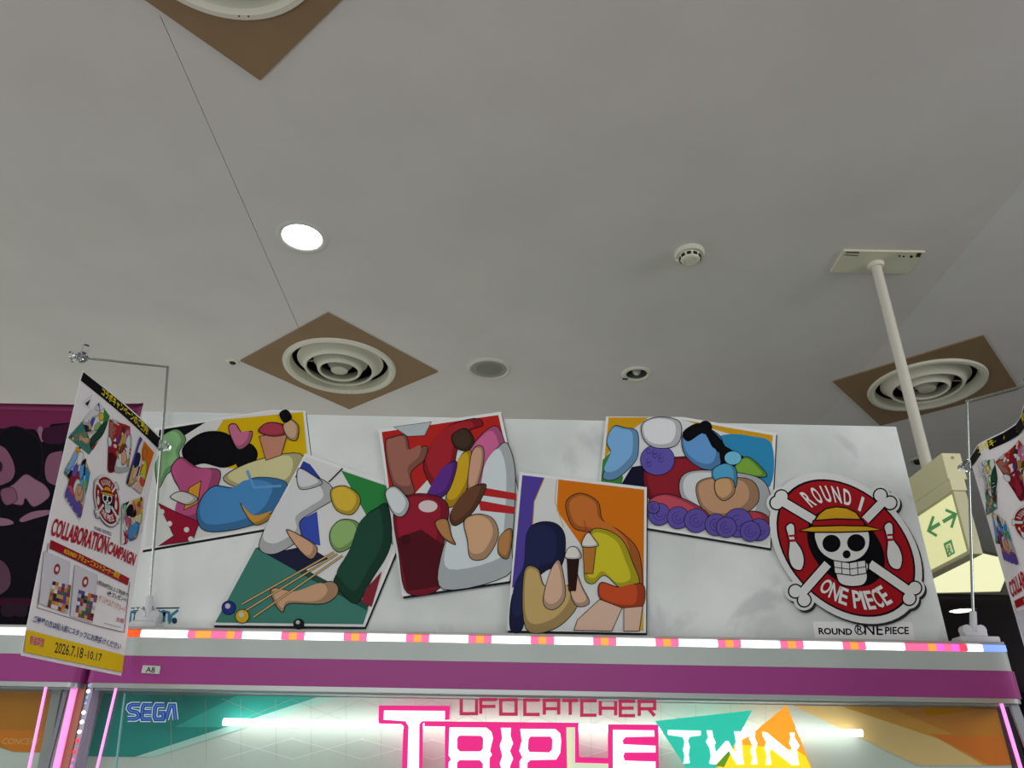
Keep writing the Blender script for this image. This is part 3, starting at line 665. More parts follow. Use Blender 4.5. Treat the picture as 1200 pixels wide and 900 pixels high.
def art3(p):     # bowling ball and pin with loose red, yellow and purple cloth shapes
    p.poly([(448, 508), (584, 488), (608, 600), (594, 679), (474, 696)], 'c8ccca')
    p.poly([(448, 508), (584, 488), (590, 515), (540, 520), (505, 560), (468, 600), (458, 585)], 'aa2420')
    p.blob([(556, 520), (584, 502), (598, 560), (590, 600), (556, 590), (540, 550)], 'c0608c')
    p.poly([(462, 502), (506, 496), (498, 512), (478, 513)], 'a8b0b4', K, 0.6)
    p.blob([(452, 520), (460, 514), (476, 512), (482, 530), (500, 524), (498, 540), (482, 556), (486, 580), (466, 578), (456, 552)], '946054')
    p.blob([(498, 540), (520, 505), (556, 492), (566, 500), (548, 508), (536, 530), (530, 560), (512, 575), (500, 560)], '98242c')
    p.blob([(538, 540), (552, 530), (552, 562), (536, 592), (522, 590)], 'c09a20')
    p.blob([(520, 550), (536, 544), (524, 580), (500, 585)], '5a2c80')
    p.blob([(554, 530), (566, 526), (566, 548), (556, 580), (548, 572)], 'c0947c')
    p.blob([(530, 512), (546, 504), (556, 518), (548, 530), (534, 526)], '403024')
    p.blob([(462, 600), (480, 582), (508, 582), (526, 596), (520, 640), (516, 690), (478, 696), (468, 650)], '8c1c30')
    p.poly([(466, 632), (494, 622), (520, 640), (517, 688), (478, 694)], '4c101c')
    p.poly(ell((502, 595), 11, 7), 'c8bcbc'); p.poly(ell((476, 634), 6, n=14), '3c0c18')
    p.blob([(572, 545), (586, 524), (596, 524), (604, 560), (600, 640), (594, 676), (520, 692), (518, 650), (536, 612), (562, 590)], 'c4ccce')
    p.poly([(566, 573), (605, 580), (605, 588), (563, 582)], 'a82428'); p.poly([(561, 588), (604, 596), (602, 604), (563, 600)], 'a82428')
    p.blob([(548, 576), (570, 570), (556, 600), (534, 618), (528, 604)], '64402c')
    p.blob([(510, 614), (524, 610), (530, 630), (534, 640), (520, 632)], 'a87848'); p.blob([(586, 630), (600, 622), (596, 655), (584, 650)], 'a87848')
    p.blob([(544, 612), (560, 604), (578, 610), (584, 630), (570, 655), (552, 656), (548, 636)], 'c49c78')
    p.blob([(452, 580), (464, 572), (480, 590), (474, 606), (462, 604)], 'c4cccc')
def art4(p):     # purple and orange arcs, two drinks and warm colour shapes
    p.poly([(612, 559), (754, 576), (753, 741), (598, 738)], 'c8cac8')
    p.poly([(612, 559), (638, 562), (626, 590), (624, 620), (636, 650), (616, 690), (600, 690)], '4c3c90')
    p.poly([(654, 564), (754, 576), (753, 700), (740, 690), (680, 640), (652, 600)], 'c46a12')
    p.stroke([(638, 562), (626, 590), (624, 620)], 1, 'c8a040'); p.stroke([(652, 564), (650, 590), (660, 620)], 1, 'c8a040')
    p.poly([(748, 690), (753, 690), (753, 740), (748, 740)], 'c4a030')
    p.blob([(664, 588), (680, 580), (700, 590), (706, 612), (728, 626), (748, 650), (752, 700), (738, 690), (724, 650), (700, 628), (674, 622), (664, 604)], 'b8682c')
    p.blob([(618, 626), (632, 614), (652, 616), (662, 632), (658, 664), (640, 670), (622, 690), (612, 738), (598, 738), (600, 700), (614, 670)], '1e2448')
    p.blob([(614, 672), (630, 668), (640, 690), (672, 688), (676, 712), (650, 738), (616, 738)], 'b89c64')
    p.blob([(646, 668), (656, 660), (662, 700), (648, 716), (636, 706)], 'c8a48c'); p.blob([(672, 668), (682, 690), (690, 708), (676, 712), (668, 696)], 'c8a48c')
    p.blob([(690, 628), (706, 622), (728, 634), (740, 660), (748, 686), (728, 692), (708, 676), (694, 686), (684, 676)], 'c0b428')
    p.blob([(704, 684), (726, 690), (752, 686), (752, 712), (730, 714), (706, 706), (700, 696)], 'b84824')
    p.poly([(702, 704), (728, 714), (716, 741), (672, 740), (676, 728)], 'c8a894', K, 0.8); p.poly([(730, 714), (752, 712), (748, 741), (730, 741)], 'c8a894', K, 0.8)
    p.poly([(664, 656), (678, 656), (674, 694), (666, 694)], '2a1410', K, 0.8); p.blob([(662, 656), (666, 644), (676, 644), (680, 656)], 'd0ccc4')
    p.poly([(682, 640), (698, 640), (694, 674), (684, 674)], 'a86c30', K, 0.8); p.blob([(681, 642), (688, 626), (696, 634), (700, 642)], 'd0ccc4')
    p.stroke([(688, 628), (684, 612)], 1, 'a83040')
def art5(p):     # blue, red and purple round shapes
    p.poly([(713, 492), (800, 492), (905, 511), (899, 640), (760, 616), (760, 574), (705, 565)], 'c8cccc')
    p.poly([(713, 490), (760, 490), (720, 520), (708, 540)], 'c09018'); p.poly([(800, 493), (905, 511), (904, 522), (850, 508)], 'c09018')
    p.blob([(832, 520), (850, 510), (880, 512), (904, 522), (902, 570), (870, 575), (840, 545)], '2c80ac', None)
    p.poly([(706, 540), (716, 530), (730, 560), (728, 569), (704, 566)], '3c7a38')
    p.poly([(740, 548), (760, 545), (760, 572), (728, 568)], '14142c')
    p.blob([(712, 512), (720, 500), (732, 502), (746, 506), (748, 524), (744, 542), (722, 562), (706, 560), (716, 535), (711, 522)], '74a4d0')
    p.blob([(756, 548), (800, 536), (838, 545), (836, 585), (796, 596), (762, 588)], '84202c')
    p.blob([(799, 512), (812, 500), (832, 504), (846, 518), (842, 548), (822, 550), (802, 534)], '5c90c4')
    p.blob([(800, 508), (814, 498), (826, 500), (842, 514), (850, 528), (840, 530), (826, 508), (806, 518)], K); p.poly(ell((826, 502), 8, n=14), K)
    p.blob([(844, 524), (862, 532), (880, 545), (860, 560), (846, 548)], K)
    p.blob([(858, 552), (874, 536), (894, 552), (896, 560), (872, 558)], '74a03c')
    p.poly(ell((770, 540), 20, 18), '5a50a0', K, 0.8)
    for k in range(7): p.stroke([(760 + (k * 7) % 21 + 3 * math.cos(a), 530 + (k * 5) % 19 + 3 * math.sin(a)) for a in (0, 1.2, 2.4, 3.6, 4.8)], 0.7, '342c70', adv=False)
    p.blob([(752, 498), (770, 490), (794, 494), (798, 510), (790, 524), (768, 526), (754, 516)], 'd2d4d6')
    p.blob([(798, 560), (822, 552), (880, 558), (900, 575), (898, 610), (860, 612), (820, 600), (798, 584)], 'c4c8ca')
    p.blob([(816, 568), (840, 560), (880, 564), (888, 588), (866, 606), (838, 608), (820, 594)], 'b48c6c')
    p.blob([(834, 552), (850, 544), (862, 552), (860, 574), (838, 566)], '4c98bc'); p.poly(ell((858, 538), 10, 8), '6cb0cc', K, 0.6)
    p.blob([(838, 564), (856, 562), (860, 578), (848, 588), (838, 580)], 'bc946c')
    p.blob([(760, 588), (780, 580), (810, 590), (830, 606), (800, 612), (770, 606)], 'b44858')
    p.blob([(850, 606), (880, 600), (898, 606), (896, 620), (860, 616)], 'a83c44')
    for cx, cy, r in ((772, 604, 13), (794, 608, 13), (815, 616, 14), (838, 620, 13), (864, 614, 17), (888, 622, 13), (765, 596, 7), (850, 630, 12), (878, 632, 12)):
        yy = min(cy, 616 + (cx - 760) * 0.17 - r); p.poly(ell((cx, yy), r, r), '5a4c98', K, 0.7)
        for rr in (r * 0.55, r * 0.25): p.stroke([(cx + rr * math.cos(a * 0.7), yy + rr * math.sin(a * 0.7)) for a in range(8)], 0.7, '342a70', adv=False)
        p.layer += 1
def art_emblem(p, small=False):
    # ring circle in the picture's own skewed axes: centre, right and up vectors
    cx, cy = 989.5, 643.5; R = Vector((79.5, 12.5)); U = Vector((-15.5, -79.5))
    def E(u, v): return (cx + R.x * u + U.x * v, cy + R.y * u + U.y * v)
    def ring(r, a0=0, a1=360, n=56):
        full = a1 - a0 >= 360
        return [E(r * math.cos(math.radians(a0 + (a1 - a0) * i / n)), r * math.sin(math.radians(a0 + (a1 - a0) * i / n))) for i in range(n if full else n + 1)]
    def c7(x, y): return (880 + x / 4.09, 540 + y / 4.09)
    bones = [((135, 195), (295, 290)), ((637, 190), (540, 290)), ((228, 650), (360, 500)), ((762, 640), (560, 500))]
    ends = [[(140, 178), (118, 208)], [(612, 172), (658, 208)], [(206, 630), (248, 672)], [(775, 615), (748, 665)]]
    # die-cut border
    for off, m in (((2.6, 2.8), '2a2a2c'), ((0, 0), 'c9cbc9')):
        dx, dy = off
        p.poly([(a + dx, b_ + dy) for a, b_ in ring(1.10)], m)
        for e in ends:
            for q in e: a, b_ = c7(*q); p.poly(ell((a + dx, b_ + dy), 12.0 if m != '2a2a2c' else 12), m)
    p.poly(ring(1.0), K); p.poly(ring(0.972), '94161e')
    p.poly(ring(0.56), K)
    # bones
    for (a, b_), e in zip(bones, ends):
        for grow, m in ((1.7, K), (0, 'c9cbc9')):
            mid = Vector(c7(*a)); t_ = Vector(c7(*b_)); st = mid
            p.stroke([st, t_], 10.0 + 2 * grow, m, adv=False)
            for q in e: p.poly(ell(c7(*q), 7.2 + grow, n=20), m)
            p.stroke([st, t_], 10.0 + 2 * grow, m)
    # pins
    for dx, dy in ((0, 0), (468, -4)):
        o = [(181, 305), (200, 315), (204, 345), (206, 385), (235, 430), (248, 480), (238, 525), (212, 530), (186, 510), (172, 460), (176, 400), (168, 360), (160, 325)]
        p.blob([c7(a + dx, b_ + dy) for a, b_ in o], 'c9cbc9', K, 1.6)
        p.poly([c7(174 + dx, 362 + dy), c7(206 + dx, 360 + dy), c7(207 + dx, 370 + dy), c7(175 + dx, 372 + dy)], '94161e')
        p.poly([c7(175 + dx, 384 + dy), c7(208 + dx, 382 + dy), c7(210 + dx, 394 + dy), c7(175 + dx, 396 + dy)], '94161e')
    # skull and hat
    p.blob([c7(a, b_) for a, b_ in ((392, 490), (540, 490), (548, 545), (545, 580), (520, 604), (460, 608), (415, 592), (398, 550))], 'c9cbc9', K, 1.8)
    p.blob([c7(a, b_) for a, b_ in ((296, 350), (330, 300), (430, 290), (520, 300), (556, 350), (556, 420), (520, 470), (460, 492), (390, 486), (330, 450), (302, 400))], 'c9cbc9', K, 1.8, 8)
    for a in ((377, 403), (495, 400)): p.poly(ell(c7(*a), 10.6, 10.2), K)
    p.poly(ell(c7(449, 455), 4.6, 4.8), K)
    p.poly([c7(a, b_) for a, b_ in ((386, 484), (460, 496), (538, 482), (544, 545), (480, 556), (392, 545))], 'c9cbc9', K, 1.2)
    for x in (424, 462, 500): p.stroke([c7(x, 492), c7(x + 3, 552)], 1.0, K, adv=False)
    p.stroke([c7(388, 516), c7(462, 526), c7(542, 514)], 1.0, K)
    p.poly([c7(a, b_) for a, b_ in ((296, 296), (318, 262), (350, 238), (400, 228), (450, 234), (495, 256), (520, 292))], 'c09420', K, 1.6)
    p.poly([c7(a, b_) for a, b_ in ((290, 294), (400, 286), (524, 290), (540, 322), (420, 322), (282, 326))], '94161e', K, 1.6)
    p.poly([c7(a, b_) for a, b_ in ((224, 342), (285, 322), (420, 318), (545, 320), (614, 338), (540, 346), (420, 350), (290, 350))], 'c09420', K, 1.6)
    # lettering around the ring
    def arc(word, r0, r1, a0, a1, flip=False):
        n = len(word); wts = [0.5 if ch in ' 1I' else 1.0 for ch in word]; tot = sum(wts); pos = 0
        for ch, w in zip(word, wts):
            am = a0 + (a1 - a0) * (pos + w / 2) / tot; pos += w
            if ch == ' ': continue
            h = abs(a1 - a0) / tot * w * (0.30 if ch in '1I' else 0.40); sg = -1 if not flip else 1
            aL, aR = math.radians(am - sg * h), math.radians(am + sg * h)
            ri, ro = (r0, r1)
            q0 = E(ri * math.cos(aL), ri * math.sin(aL)); q1 = E(ri * math.cos(aR), ri * math.sin(aR)); q2 = E(ro * math.cos(aL), ro * math.sin(aL))
            p.text(ch, q0, q1, q2, 'd0d2d0', 0.022); p.layer -= 1
        p.layer += 1
    arc('ROUND 1', 0.66, 0.90, 129, 60)
    arc('ONE PIECE', 0.90, 0.63, 231, 308, True)
def art_caption(p):
    def c7(x, y): return (880 + x / 4.09, 540 + y / 4.09)
    p.poly([c7(296, 770), c7(770, 772), c7(786, 860), c7(306, 850)], 'd2d4d2')
    p.text('ROUND', c7(325, 832), c7(486, 836), c7(322, 800), K, 0.035)
    p.poly(ell(c7(522, 808), 6.6), K); p.poly(ell(c7(522, 808), 5.2), 'd2d4d2'); p.text('R', c7(508, 824), c7(536, 826), c7(507, 790), K, 0.02)
    p.text('NE', c7(544, 834), c7(632, 836), c7(542, 782), K, 0.01)
    p.text('PIECE', c7(642, 832), c7(756, 832), c7(641, 796), K, 0.025)

def panel(name_label, border, art, off):
    """white-bordered picture with a thin black shadow edge, its colours printed on top"""
    pr = Print(on_banner, k=1.0); pr.layer = off
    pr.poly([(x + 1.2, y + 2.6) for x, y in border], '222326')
    pr.layer = off + 4
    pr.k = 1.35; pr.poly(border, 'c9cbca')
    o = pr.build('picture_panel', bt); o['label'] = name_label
    p2 = Print(on_banner, k=1.2); p2.layer = off + 8; art(p2)
    p2.build('picture_print', o)
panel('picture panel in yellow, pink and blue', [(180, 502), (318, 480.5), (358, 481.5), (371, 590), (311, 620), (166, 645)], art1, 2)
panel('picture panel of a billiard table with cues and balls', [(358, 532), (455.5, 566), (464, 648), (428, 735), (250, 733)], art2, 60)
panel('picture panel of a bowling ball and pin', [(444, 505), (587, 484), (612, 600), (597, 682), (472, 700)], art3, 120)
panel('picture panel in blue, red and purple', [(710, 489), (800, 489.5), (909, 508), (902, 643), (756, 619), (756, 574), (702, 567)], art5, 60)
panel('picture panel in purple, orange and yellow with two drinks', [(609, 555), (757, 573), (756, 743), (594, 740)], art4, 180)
pr = Print(on_banner, k=1.3); pr.layer = 120; art_emblem(pr); o = pr.build('round_emblem', bt); o['label'] = 'red round emblem with hatted skull, bones and pins'
pr = Print(on_banner, k=1.5); pr.layer = 10; art_caption(pr); pr.build('caption_sticker', bt)['label'] = 'white caption strip under the emblem'
pr = Print(on_banner, k=1.2); pr.layer = 4
pr.poly([(136, 712.6), (158, 712), (158, 713.2), (136, 714)], '2c4450'); pr.poly([(183, 712), (211, 711.6), (210, 713.2), (183, 713.6)], '2c4450')
pr.text('エタ', (158, 716.6), (170, 716.6), (159.5, 710.6), '1c2428', 0.02); pr.text('ル', (175, 716.6), (181, 716.4), (176, 710.6), '1c2428', 0.02)
for X in (152, 158.5, 181.5, 186.5): pr.stroke([(X, 730), (X + 1, 718), (X + 5, 716.5), (X + 6.5, 720), (X + 5.5, 729)], 3.0, '3a7c96', adv=False)
pr.stroke([(191, 722), (194, 717), (198, 718), (198, 728)], 3.0, '3a7c96'); pr.stroke([(209, 715), (201, 721), (198.5, 731)], 3.0, '3a7c96'); pr.poly(ell((204.5, 727.5), 3.2, 3.6), '28405a')
pr.build('small_logo_print', bt)

# ------------------------------------------------------------------ dark maroon banner on the left machine
YM = 1.895
q1 = aty((171, 474), YM); xl = -2.3; zt = q1.z - 0.004
mt = thing('banner', 'dark maroon banner with black and mauve rounded shapes, partly behind the hanging poster', 'banner', (xl / 2 + q1.x / 2, YM, 0.3185))
mb = MB(); N = 30; ring0 = []; ring1 = []
prof = []
for i in range(N + 1):
    x = xl + (q1.x - xl) * i / N; cu = max(0, (x - (q1.x - 0.06)) / 0.06); prof.append((x, YM - 0.018 * cu * cu))
bot = [Vector((x, y, 0.3185)) for x, y in prof]; top = [Vector((x, y, zt)) for x, y in prof]
n = N + 1; dy = Vector((0, 0.004, 0))
vs = bot + top + [p + dy for p in bot] + [p + dy for p in top]; fs = []
for i in range(N): fs += [(i, i + 1, n + i + 1, n + i), (2 * n + i, 2 * n + i + 1, 3 * n + i + 1, 3 * n + i), (n + i, n + i + 1, 3 * n + i + 1, 3 * n + i), (i, i + 1, 2 * n + i + 1, 2 * n + i)]
fs += [(0, n, 3 * n, 2 * n), (n - 1, 2 * n - 1, 4 * n - 1, 3 * n - 1)]
mb.add(vs, fs, mat('6a1a44', 0.35)); sheet = mb.build('fabric_sheet', mt, True)
def on_maroon(v, off):
    q = aty(v, YM - 0.001); q.x = max(xl + 0.004, min(q.x, q1.x)); q.z = max(0.322, min(q.z, zt - 0.002)); cu = max(0, (q.x - (q1.x - 0.06)) / 0.06); return Vector((q.x, YM - 0.0010 - off - 0.018 * cu * cu, q.z))
pr = Print(on_maroon, k=1.0, rough=0.65, maxlen=30)
DKP = '0d0a14'; MV = '7c5068'; MV2 = '8a6478'
pr.poly([(-500, 455), (171, 475), (171, 479), (-500, 459)], '45102c')
pr.poly([(-500, 464), (165, 481), (165, 484), (-500, 467)], '783458')
pr.poly([(165, 476), (171, 476), (160, 520), (154, 520)], '8a4068')
pr.poly([(-500, 530), (-250, 500), (-120, 515), (0, 502), (40, 503), (50, 515), (60, 497), (150, 490), (150, 733), (-500, 725)], DKP)
pr.blob([(0, 507), (20, 500), (44, 514), (50, 535), (45, 560), (20, 580), (-15, 570), (-20, 530)], '0a0810', '241020', 1.5)
pr.blob([(-12, 525), (4, 524), (15, 540), (17, 556), (8, 566), (-14, 568)], MV, None)
pr.blob([(44, 504), (49, 500), (52, 512), (49, 518)], MV2, None)
pr.blob([(50, 505), (62, 500), (110, 494), (110, 515), (56, 520)], '38142e', None)
pr.blob([(56, 535), (70, 529), (100, 528), (100, 570), (62, 568), (53, 555)], MV, None)
pr.blob([(18, 566), (30, 556), (42, 562), (54, 570), (58, 582), (40, 594), (30, 584), (26, 592), (10, 588), (6, 576)], MV2, '4a3040')
pr.blob([(2, 574), (16, 572), (20, 586), (8, 592), (2, 584)], MV, '4a3040')
pr.blob([(24, 608), (38, 600), (58, 598), (60, 602), (40, 608), (26, 612)], MV2, None)
pr.blob([(-20, 606), (8, 608), (16, 614), (-4, 616)], MV2, None)
pr.blob([(-20, 655), (0, 656), (11, 668), (12, 686), (0, 697), (-20, 700)], '5a3c4e', None)
pr.poly([(-500, 697), (150, 702), (150, 712), (-500, 705)], '3a0c24')
pr.poly(ell((-2, 547), 5, 7), '2a1a28')
for cx in (10, 24, 60, 70, 95): pr.blob([(cx - 8, 712), (cx, 706), (cx + 8, 710), (cx + 7, 722), (cx - 6, 722)], '2c1c2a', None)
pr.build('printed_shapes', sheet)

# ------------------------------------------------------------------ hanging posters
class Frame:
    def __init__(s, TL, TR, BLv, bend):
        s.o = TL; s.U = (TR - TL); s.w = s.U.length; s.V = BLv; s.h = s.V.length; s.bend = bend
        s.n = s.U.cross(s.V).normalized()
    def at(s, u, v, off=0.0, side=1):
        return s.o + s.U * u + s.V * v + s.n * (s.bend(u, v) + off * side)
# left poster plane, found from its photographed corners
Bt = aty((187, 511), 1.787); At = atz((97, 434), Bt.z); Bb = aty((142.5, 792), 1.773)
nrm = (Bt - At).cross(Bb - At).normalized()
def hit(p): r = ray(p); return r * (At.dot(nrm) / r.dot(nrm))
Ab = hit((25, 768))
# bilinear parameters of a point of the left poster
def uv(p):
    q = hit(p); u, v = 0.5, 0.5
    for _ in range(12):
        P = At * (1 - u) * (1 - v) + Bt * u * (1 - v) + Ab * (1 - u) * v + Bb * u * v
        Pu = (Bt - At) * (1 - v) + (Bb - Ab) * v; Pv = (Ab - At) * (1 - u) + (Bb - Bt) * u; d = q - P
        a, b_, c_ = Pu.dot(Pu), Pu.dot(Pv), Pv.dot(Pv); e, f = d.dot(Pu), d.dot(Pv); det = a * c_ - b_ * b_
        u += (e * c_ - f * b_) / det; v += (f * a - e * b_) / det
    return u, v
def flag(TL, TR, BL, BR, sgn, bend, label, group):
    nn = (TR - TL).cross(BL - TL).normalized()
    if nn.dot(-TL) < 0: nn = -nn           # faces the aisle in front
    def at(u, v, off=0.0):
        P = TL * (1 - u) * (1 - v) + TR * u * (1 - v) + BL * (1 - u) * v + BR * u * v
        return P + nn * (bend(u, v) + off)
    t = thing('hanging_poster', label, 'poster', at(0.5, 1), group)
    n1, n2 = 24, 36; mb = MB(); vs = []; fs = []
    for side in (0.0, -0.0006):
        for j in range(n2 + 1):
            for i in range(n1 + 1): vs.append(at(i / n1, j / n2, side))
    k = (n1 + 1) * (n2 + 1)
    for j in range(n2):
        for i in range(n1):
            a = j * (n1 + 1) + i; fs.append((a, a + 1, a + n1 + 2, a + n1 + 1)); fs.append((k + a, k + a + 1, k + a + n1 + 2, k + a + n1 + 1))
    for i in range(n1): fs.append((i, i + 1, k + i + 1, k + i)); a = n2 * (n1 + 1) + i; fs.append((a, a + 1, k + a + 1, k + a))
    for j in range(n2): a = j * (n1 + 1); fs.append((a, a + n1 + 1, k + a + n1 + 1, k + a)); a += n1; fs.append((a, a + n1 + 1, k + a + n1 + 1, k + a))
    mb.add(vs, fs, mat('d2d0d6', 0.5, 1.42)); sheet = mb.build('paper_sheet', t, True)
    ML = 14
    fm = lambda v, off: at(*uv(v), 0.0007 + off)
    pr = Print(fm, 0.00008, k=1.35, maxlen=ML)
    # ---- contents, given in photograph coordinates of the left poster
    pr.poly([(94.5, 446), (97.5, 436), (186.5, 513), (185, 525.5)], '0c0b10')
    pr.text('コラボキャンペーンのご案内!', (116.5, 463), (171, 510.5), (118, 453.5), 'd8c81c', 0.02)
    pr.poly([(96.5, 471), (107, 462), (104, 480)], 'c6c6ca'); pr.poly([(99, 473), (105, 468), (102, 476)], '1c1a24')
    SRC = {'2': [(358, 532), (455, 566), (428, 735), (250, 733)], '3': [(444, 505), (586, 484), (606, 682), (472, 700)], '4': [(609, 555), (757, 573), (756, 743), (594, 740)],
           '5': [(706, 489), (909, 508), (902, 643), (700, 610)], '1': [(175, 502), (357, 475), (370, 606), (165, 645)], 'e': [(889, 545), (1070, 560), (1098, 740), (910, 725)]}
    def inv(quad, P):
        a, b_, c_, d_ = (Vector(q) for q in quad); u = v = 0.5; P = Vector(P[:2])
        for _ in range(8):
            Q = a * (1 - u) * (1 - v) + b_ * u * (1 - v) + d_ * (1 - u) * v + c_ * u * v
            Pu = (b_ - a) * (1 - v) + (c_ - d_) * v; Pv = (d_ - a) * (1 - u) + (c_ - b_) * u; d = P - Q; det = Pu.x * Pv.y - Pu.y * Pv.x
            if abs(det) < 1e-9: break
            u += (d.x * Pv.y - d.y * Pv.x) / det; v += (Pu.x * d.y - Pu.y * d.x) / det
        return u, v
    def mini(key, art, dst, border=True):
        def tf(P):
            u, v = inv(SRC[key], P); a, b_, c_, d_ = (Vector(q) for q in dst)
            return tuple(a * (1 - u) * (1 - v) + b_ * u * (1 - v) + d_ * (1 - u) * v + c_ * u * v)
        ps = Print(fm, 0.00001, k=1.25, tf=tf); ps.layer = mini.layer
        ps.maxlen = 45; art(ps); mini.layer = ps.layer
        ps.build('small_picture_print', sheet)
    mini.layer = 40
    # same pictures as on the banner, small
    mini('2', art2, [(115, 470), (127, 487), (104, 534), (80, 513)])
    mini('3', art3, [(125, 490), (150, 499), (150, 555), (124, 553)])
    mini('5', art5, [(90, 522), (106, 553), (94, 612), (67, 571)])
    mini('4', art4, [(161, 510), (180, 530), (165, 580), (146, 566)])
    mini('1', art1, [(141, 590), (168, 580), (167, 630), (141, 640)])
    mini('e', art_emblem, [(109, 551), (141, 562), (141, 624), (107, 608)])
    pr.layer += 3
    pr.text('ROUND ONE PIECE', (111, 620.5), (130.5, 628), (111, 616.5), '1c1a20', 0.01); pr.stroke([(109, 622.5), (130, 631)], 0.5, '1c1a20')
    pr.text('COLLABORATION', (60, 627), (124, 650), (65, 606.5), 'a01828', 0.03); pr.text('CAMPAIGN', (125, 648), (157.5, 663.5), (129, 634), 'a01828', 0.03)
    pr.stroke([(58, 636), (44, 712), (104, 731), (146, 741), (153, 682)], 0.7, '7a4a50')
    pr.poly([(59, 642.5), (61, 632.5), (152.5, 677.5), (150.5, 686)], '8c1420')
    pr.text('ROUND1 アミューズメントコーナー限定', (75, 648.5), (139.5, 678.5), (77, 642), 'd8b81c', 0.02)
    for a in (((53, 646), (82, 659), (78, 719), (46, 707)), ((88, 662), (114, 674), (108, 730), (82, 722))): pr.poly(a, 'bcbcc2', 'a8a8b0', 0.6)
    for c in ((67, 667), (99.5, 682)): pr.poly(ell(c, 3.6, 6.5, 10), '8a3030'); pr.poly(ell(c, 1.8, 3, 10), 'c8c4c4')
    random.seed(3)
    for quad in ([(62, 681), (83, 686), (79, 719), (55, 711)], [(92, 691), (114, 698), (108, 728), (87, 722)]):
        a, b_, c_, d_ = (Vector(q) for q in quad)
        for i in range(6):
            for j in range(7):
                def Q(u, v): return a * (1 - u) * (1 - v) + b_ * u * (1 - v) + d_ * (1 - u) * v + c_ * u * v
                m = random.choice(['7a2a2c', '3c5a38', 'b08a40', '24243c', 'a8a0a4', '8c4838', '4c4478', 'b06c3c', 'c8c4c0'])
                pr.put([tuple(Q(i / 6, j / 7)), tuple(Q((i + 1) / 6, j / 7)), tuple(Q((i + 1) / 6, (j + 1) / 7)), tuple(Q(i / 6, (j + 1) / 7))], [(0, 1, 2, 3)], m)
    pr.layer += 1
    pr.text('1回500円以上ご利用で', (113.5, 684.5), (150, 700), (114.5, 679.5), '2a2026', 0.02); pr.text('1枚プレゼント!', (125, 698), (149, 706.5), (126, 692), '2a2026', 0.02)
    pr.text('オリジナルクリアカード', (115, 704), (146, 718.5), (116.5, 696.5), 'a8683c', 0.01); pr.text('全2種', (136, 728), (144.5, 730.5), (137, 722.5), 'a83038', 0.01)
    pr.stroke([(110, 733), (142, 741)], 0.6, '8a8890'); pr.stroke([(121, 730), (142, 735.5)], 0.6, '8a8890')
    pr.text('ご希望の方は投入前にスタッフにお声掛けください', (38, 729), (140, 762), (40, 721), '34406c', 0.02)
    pr.poly([(27, 764), (31, 738), (144.5, 768), (142, 788)], 'd0b014')
    pr.text('開催期間', (33, 755.5), (49.5, 759.5), (34.5, 744.5), 'a83c70', 0.02)
    pr.text('2026.7.18', (62, 765), (95, 772), (64, 752.5), '1c1a20', 0.01); pr.text('-10.17', (97, 771), (117, 776), (98.5, 761.5), '1c1a20', 0.01)
    pr.build('poster_print', sheet)
    return t
BRb = Bb
flag(At, Bt, Ab, Bb, 1, lambda u, v: 0.006 * math.sin(math.pi * u) * (1 - v) - 0.004 * math.sin(3 * v), 'hanging campaign poster on the left stand, fully in view', 'hanging campaign posters')
# right poster: starts at its own stand and runs toward the camera out of the frame
Bt2 = aty((1136, 536), 1.787); D = atz((1200, 480), Bt2.z); dr = (D - Bt2).normalized(); W_ = (At - Bt).length; Bl2 = aty((1195, 740), 1.772)
dn = (Bl2 - Bt2).normalized(); H_ = (Bb - Bt).length; BLr = Bt2 + dn * H_
flag(Bt2, Bt2 + dr * W_, BLr, BLr + dr * W_, -1, lambda u, v: 0.016 * math.sin(2 * math.pi * (u * 1.3)) * (1 - v) * min(1, u * 4), 'hanging campaign poster at the right edge, cut off by the view', 'hanging campaign posters')

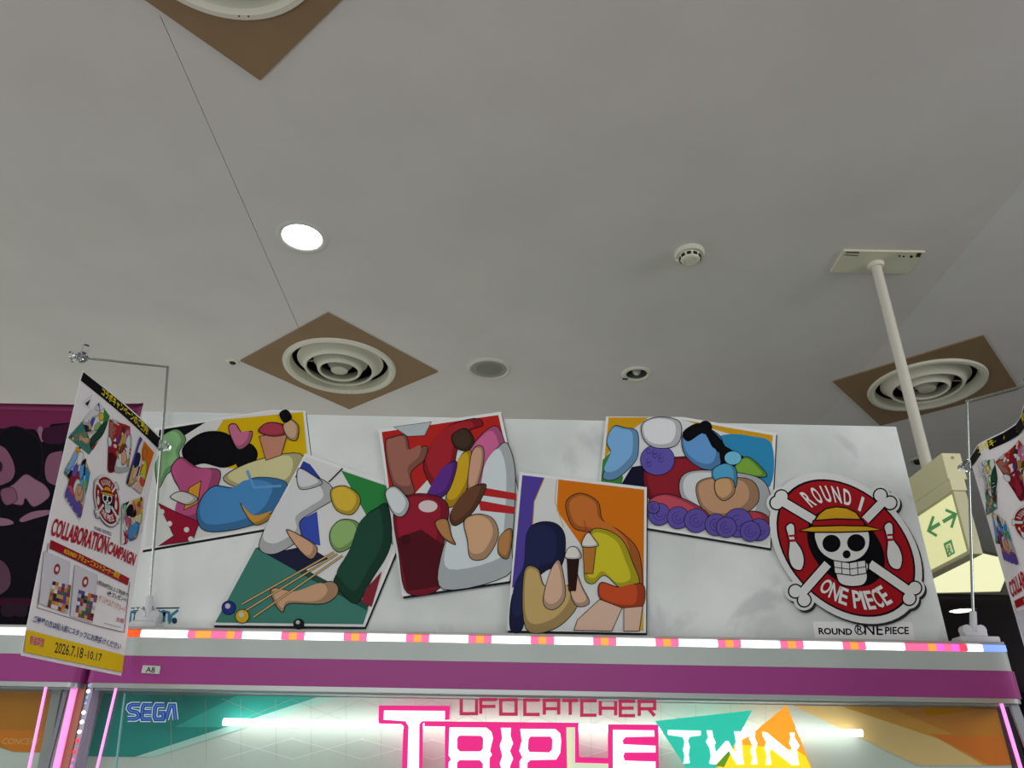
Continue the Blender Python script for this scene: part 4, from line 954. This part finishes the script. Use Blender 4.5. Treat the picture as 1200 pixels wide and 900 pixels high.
# ------------------------------------------------------------------ poster stands
clear = glassy('clear_acrylic', (0.96, 0.98, 1.0), 1.45, 0.05); rod = mat('b4bcb8', 0.18, 1, 0.85); wplast = mat('cfd0d4', 0.35)
def stand(base, top, armend, clip, label, xw):
    t = thing('poster_stand', label, 'stand', (base.x, base.y, 0.3185), 'thin metal poster stands on the machines')
    y0 = max(base.y, 1.835)
    MB().box((base.x - xw, y0 - 0.025, 0.3185), (base.x + xw, y0 + 0.02, 0.334), wplast).build('base_plate', t, bevel=0.003)
    MB().box((base.x - 0.026, y0 - 0.014, 0.334), (base.x + 0.026, y0 + 0.014, 0.346), wplast).build('hinge_block', t, bevel=0.003)
    for s in (-1, 1): MB().tube((base.x + s * 0.016, y0 - 0.010, 0.350), (base.x + s * 0.016, y0 + 0.010, 0.350), 0.012, wplast).build('hinge_ear', t, True)
    d = (top - Vector((base.x, y0, 0.34))).normalized(); f = Vector((base.x, y0, 0.34))
    MB().tube(f, f + d * 0.055, 0.0085, wplast, 16, 0.0075).build('socket', t, True)
    MB().tube(f + d * 0.05, top, 0.0034, rod, 12).build('pole', t, True)
    MB().tube(top, armend, 0.0030, rod, 12).sphere(top, 0.0038, rod, 1, 10).build('arm', t, True)
    c0_ = f + d * ((clip.z - f.z) / d.z)
    MB().tube(c0_ - d * 0.006, c0_ + d * 0.006, 0.008, clear, 14).box((min(c0_.x, clip.x) - 0.004, clip.y - 0.004, clip.z - 0.007), (max(c0_.x, clip.x) + 0.006, c0_.y, clip.z + 0.005), clear).build('pole_clip', t)
    e = armend
    c = MB().sphere(e, 0.013, clear, 1, 14); c.tube(e + Vector((0, 0, -0.004)), e + Vector((0.002, 0, 0.030)), 0.007, clear, 12); c.tube(e, e + Vector((-0.012, -0.012, -0.014)), 0.005, clear, 12)
    c.sphere(e + Vector((-0.022, -0.006, 0.003)), 0.008, clear, 1, 12); c.tube(e, e + Vector((-0.022, -0.006, 0.003)), 0.005, clear, 10); c.build('arm_clip', t, True)
    return t
bL = aty((176, 715), 1.84); tL = aty((196.5, 430), 1.835)
aL = aty((96, 419), At.y); aL.y = At.y; st = stand(bL, tL, aL, Bt + Vector((0.006, 0.01, -0.012)), 'thin metal poster stand holding the left hanging poster', 0.03)
bR = aty((1142, 748), 1.845); tR = aty((1133, 470), 1.84); far = Bt2 + dr * W_
aR = far + Vector((0, 0, 0.03)); mid = tR + (aR - tR)
stand(bR, tR, aR, Bt2 + Vector((0, 0.01, -0.008)), 'thin metal poster stand at the right end of the machine', 0.045)

for o in bpy.data.objects:
    if '_org' in o: del o['_org']
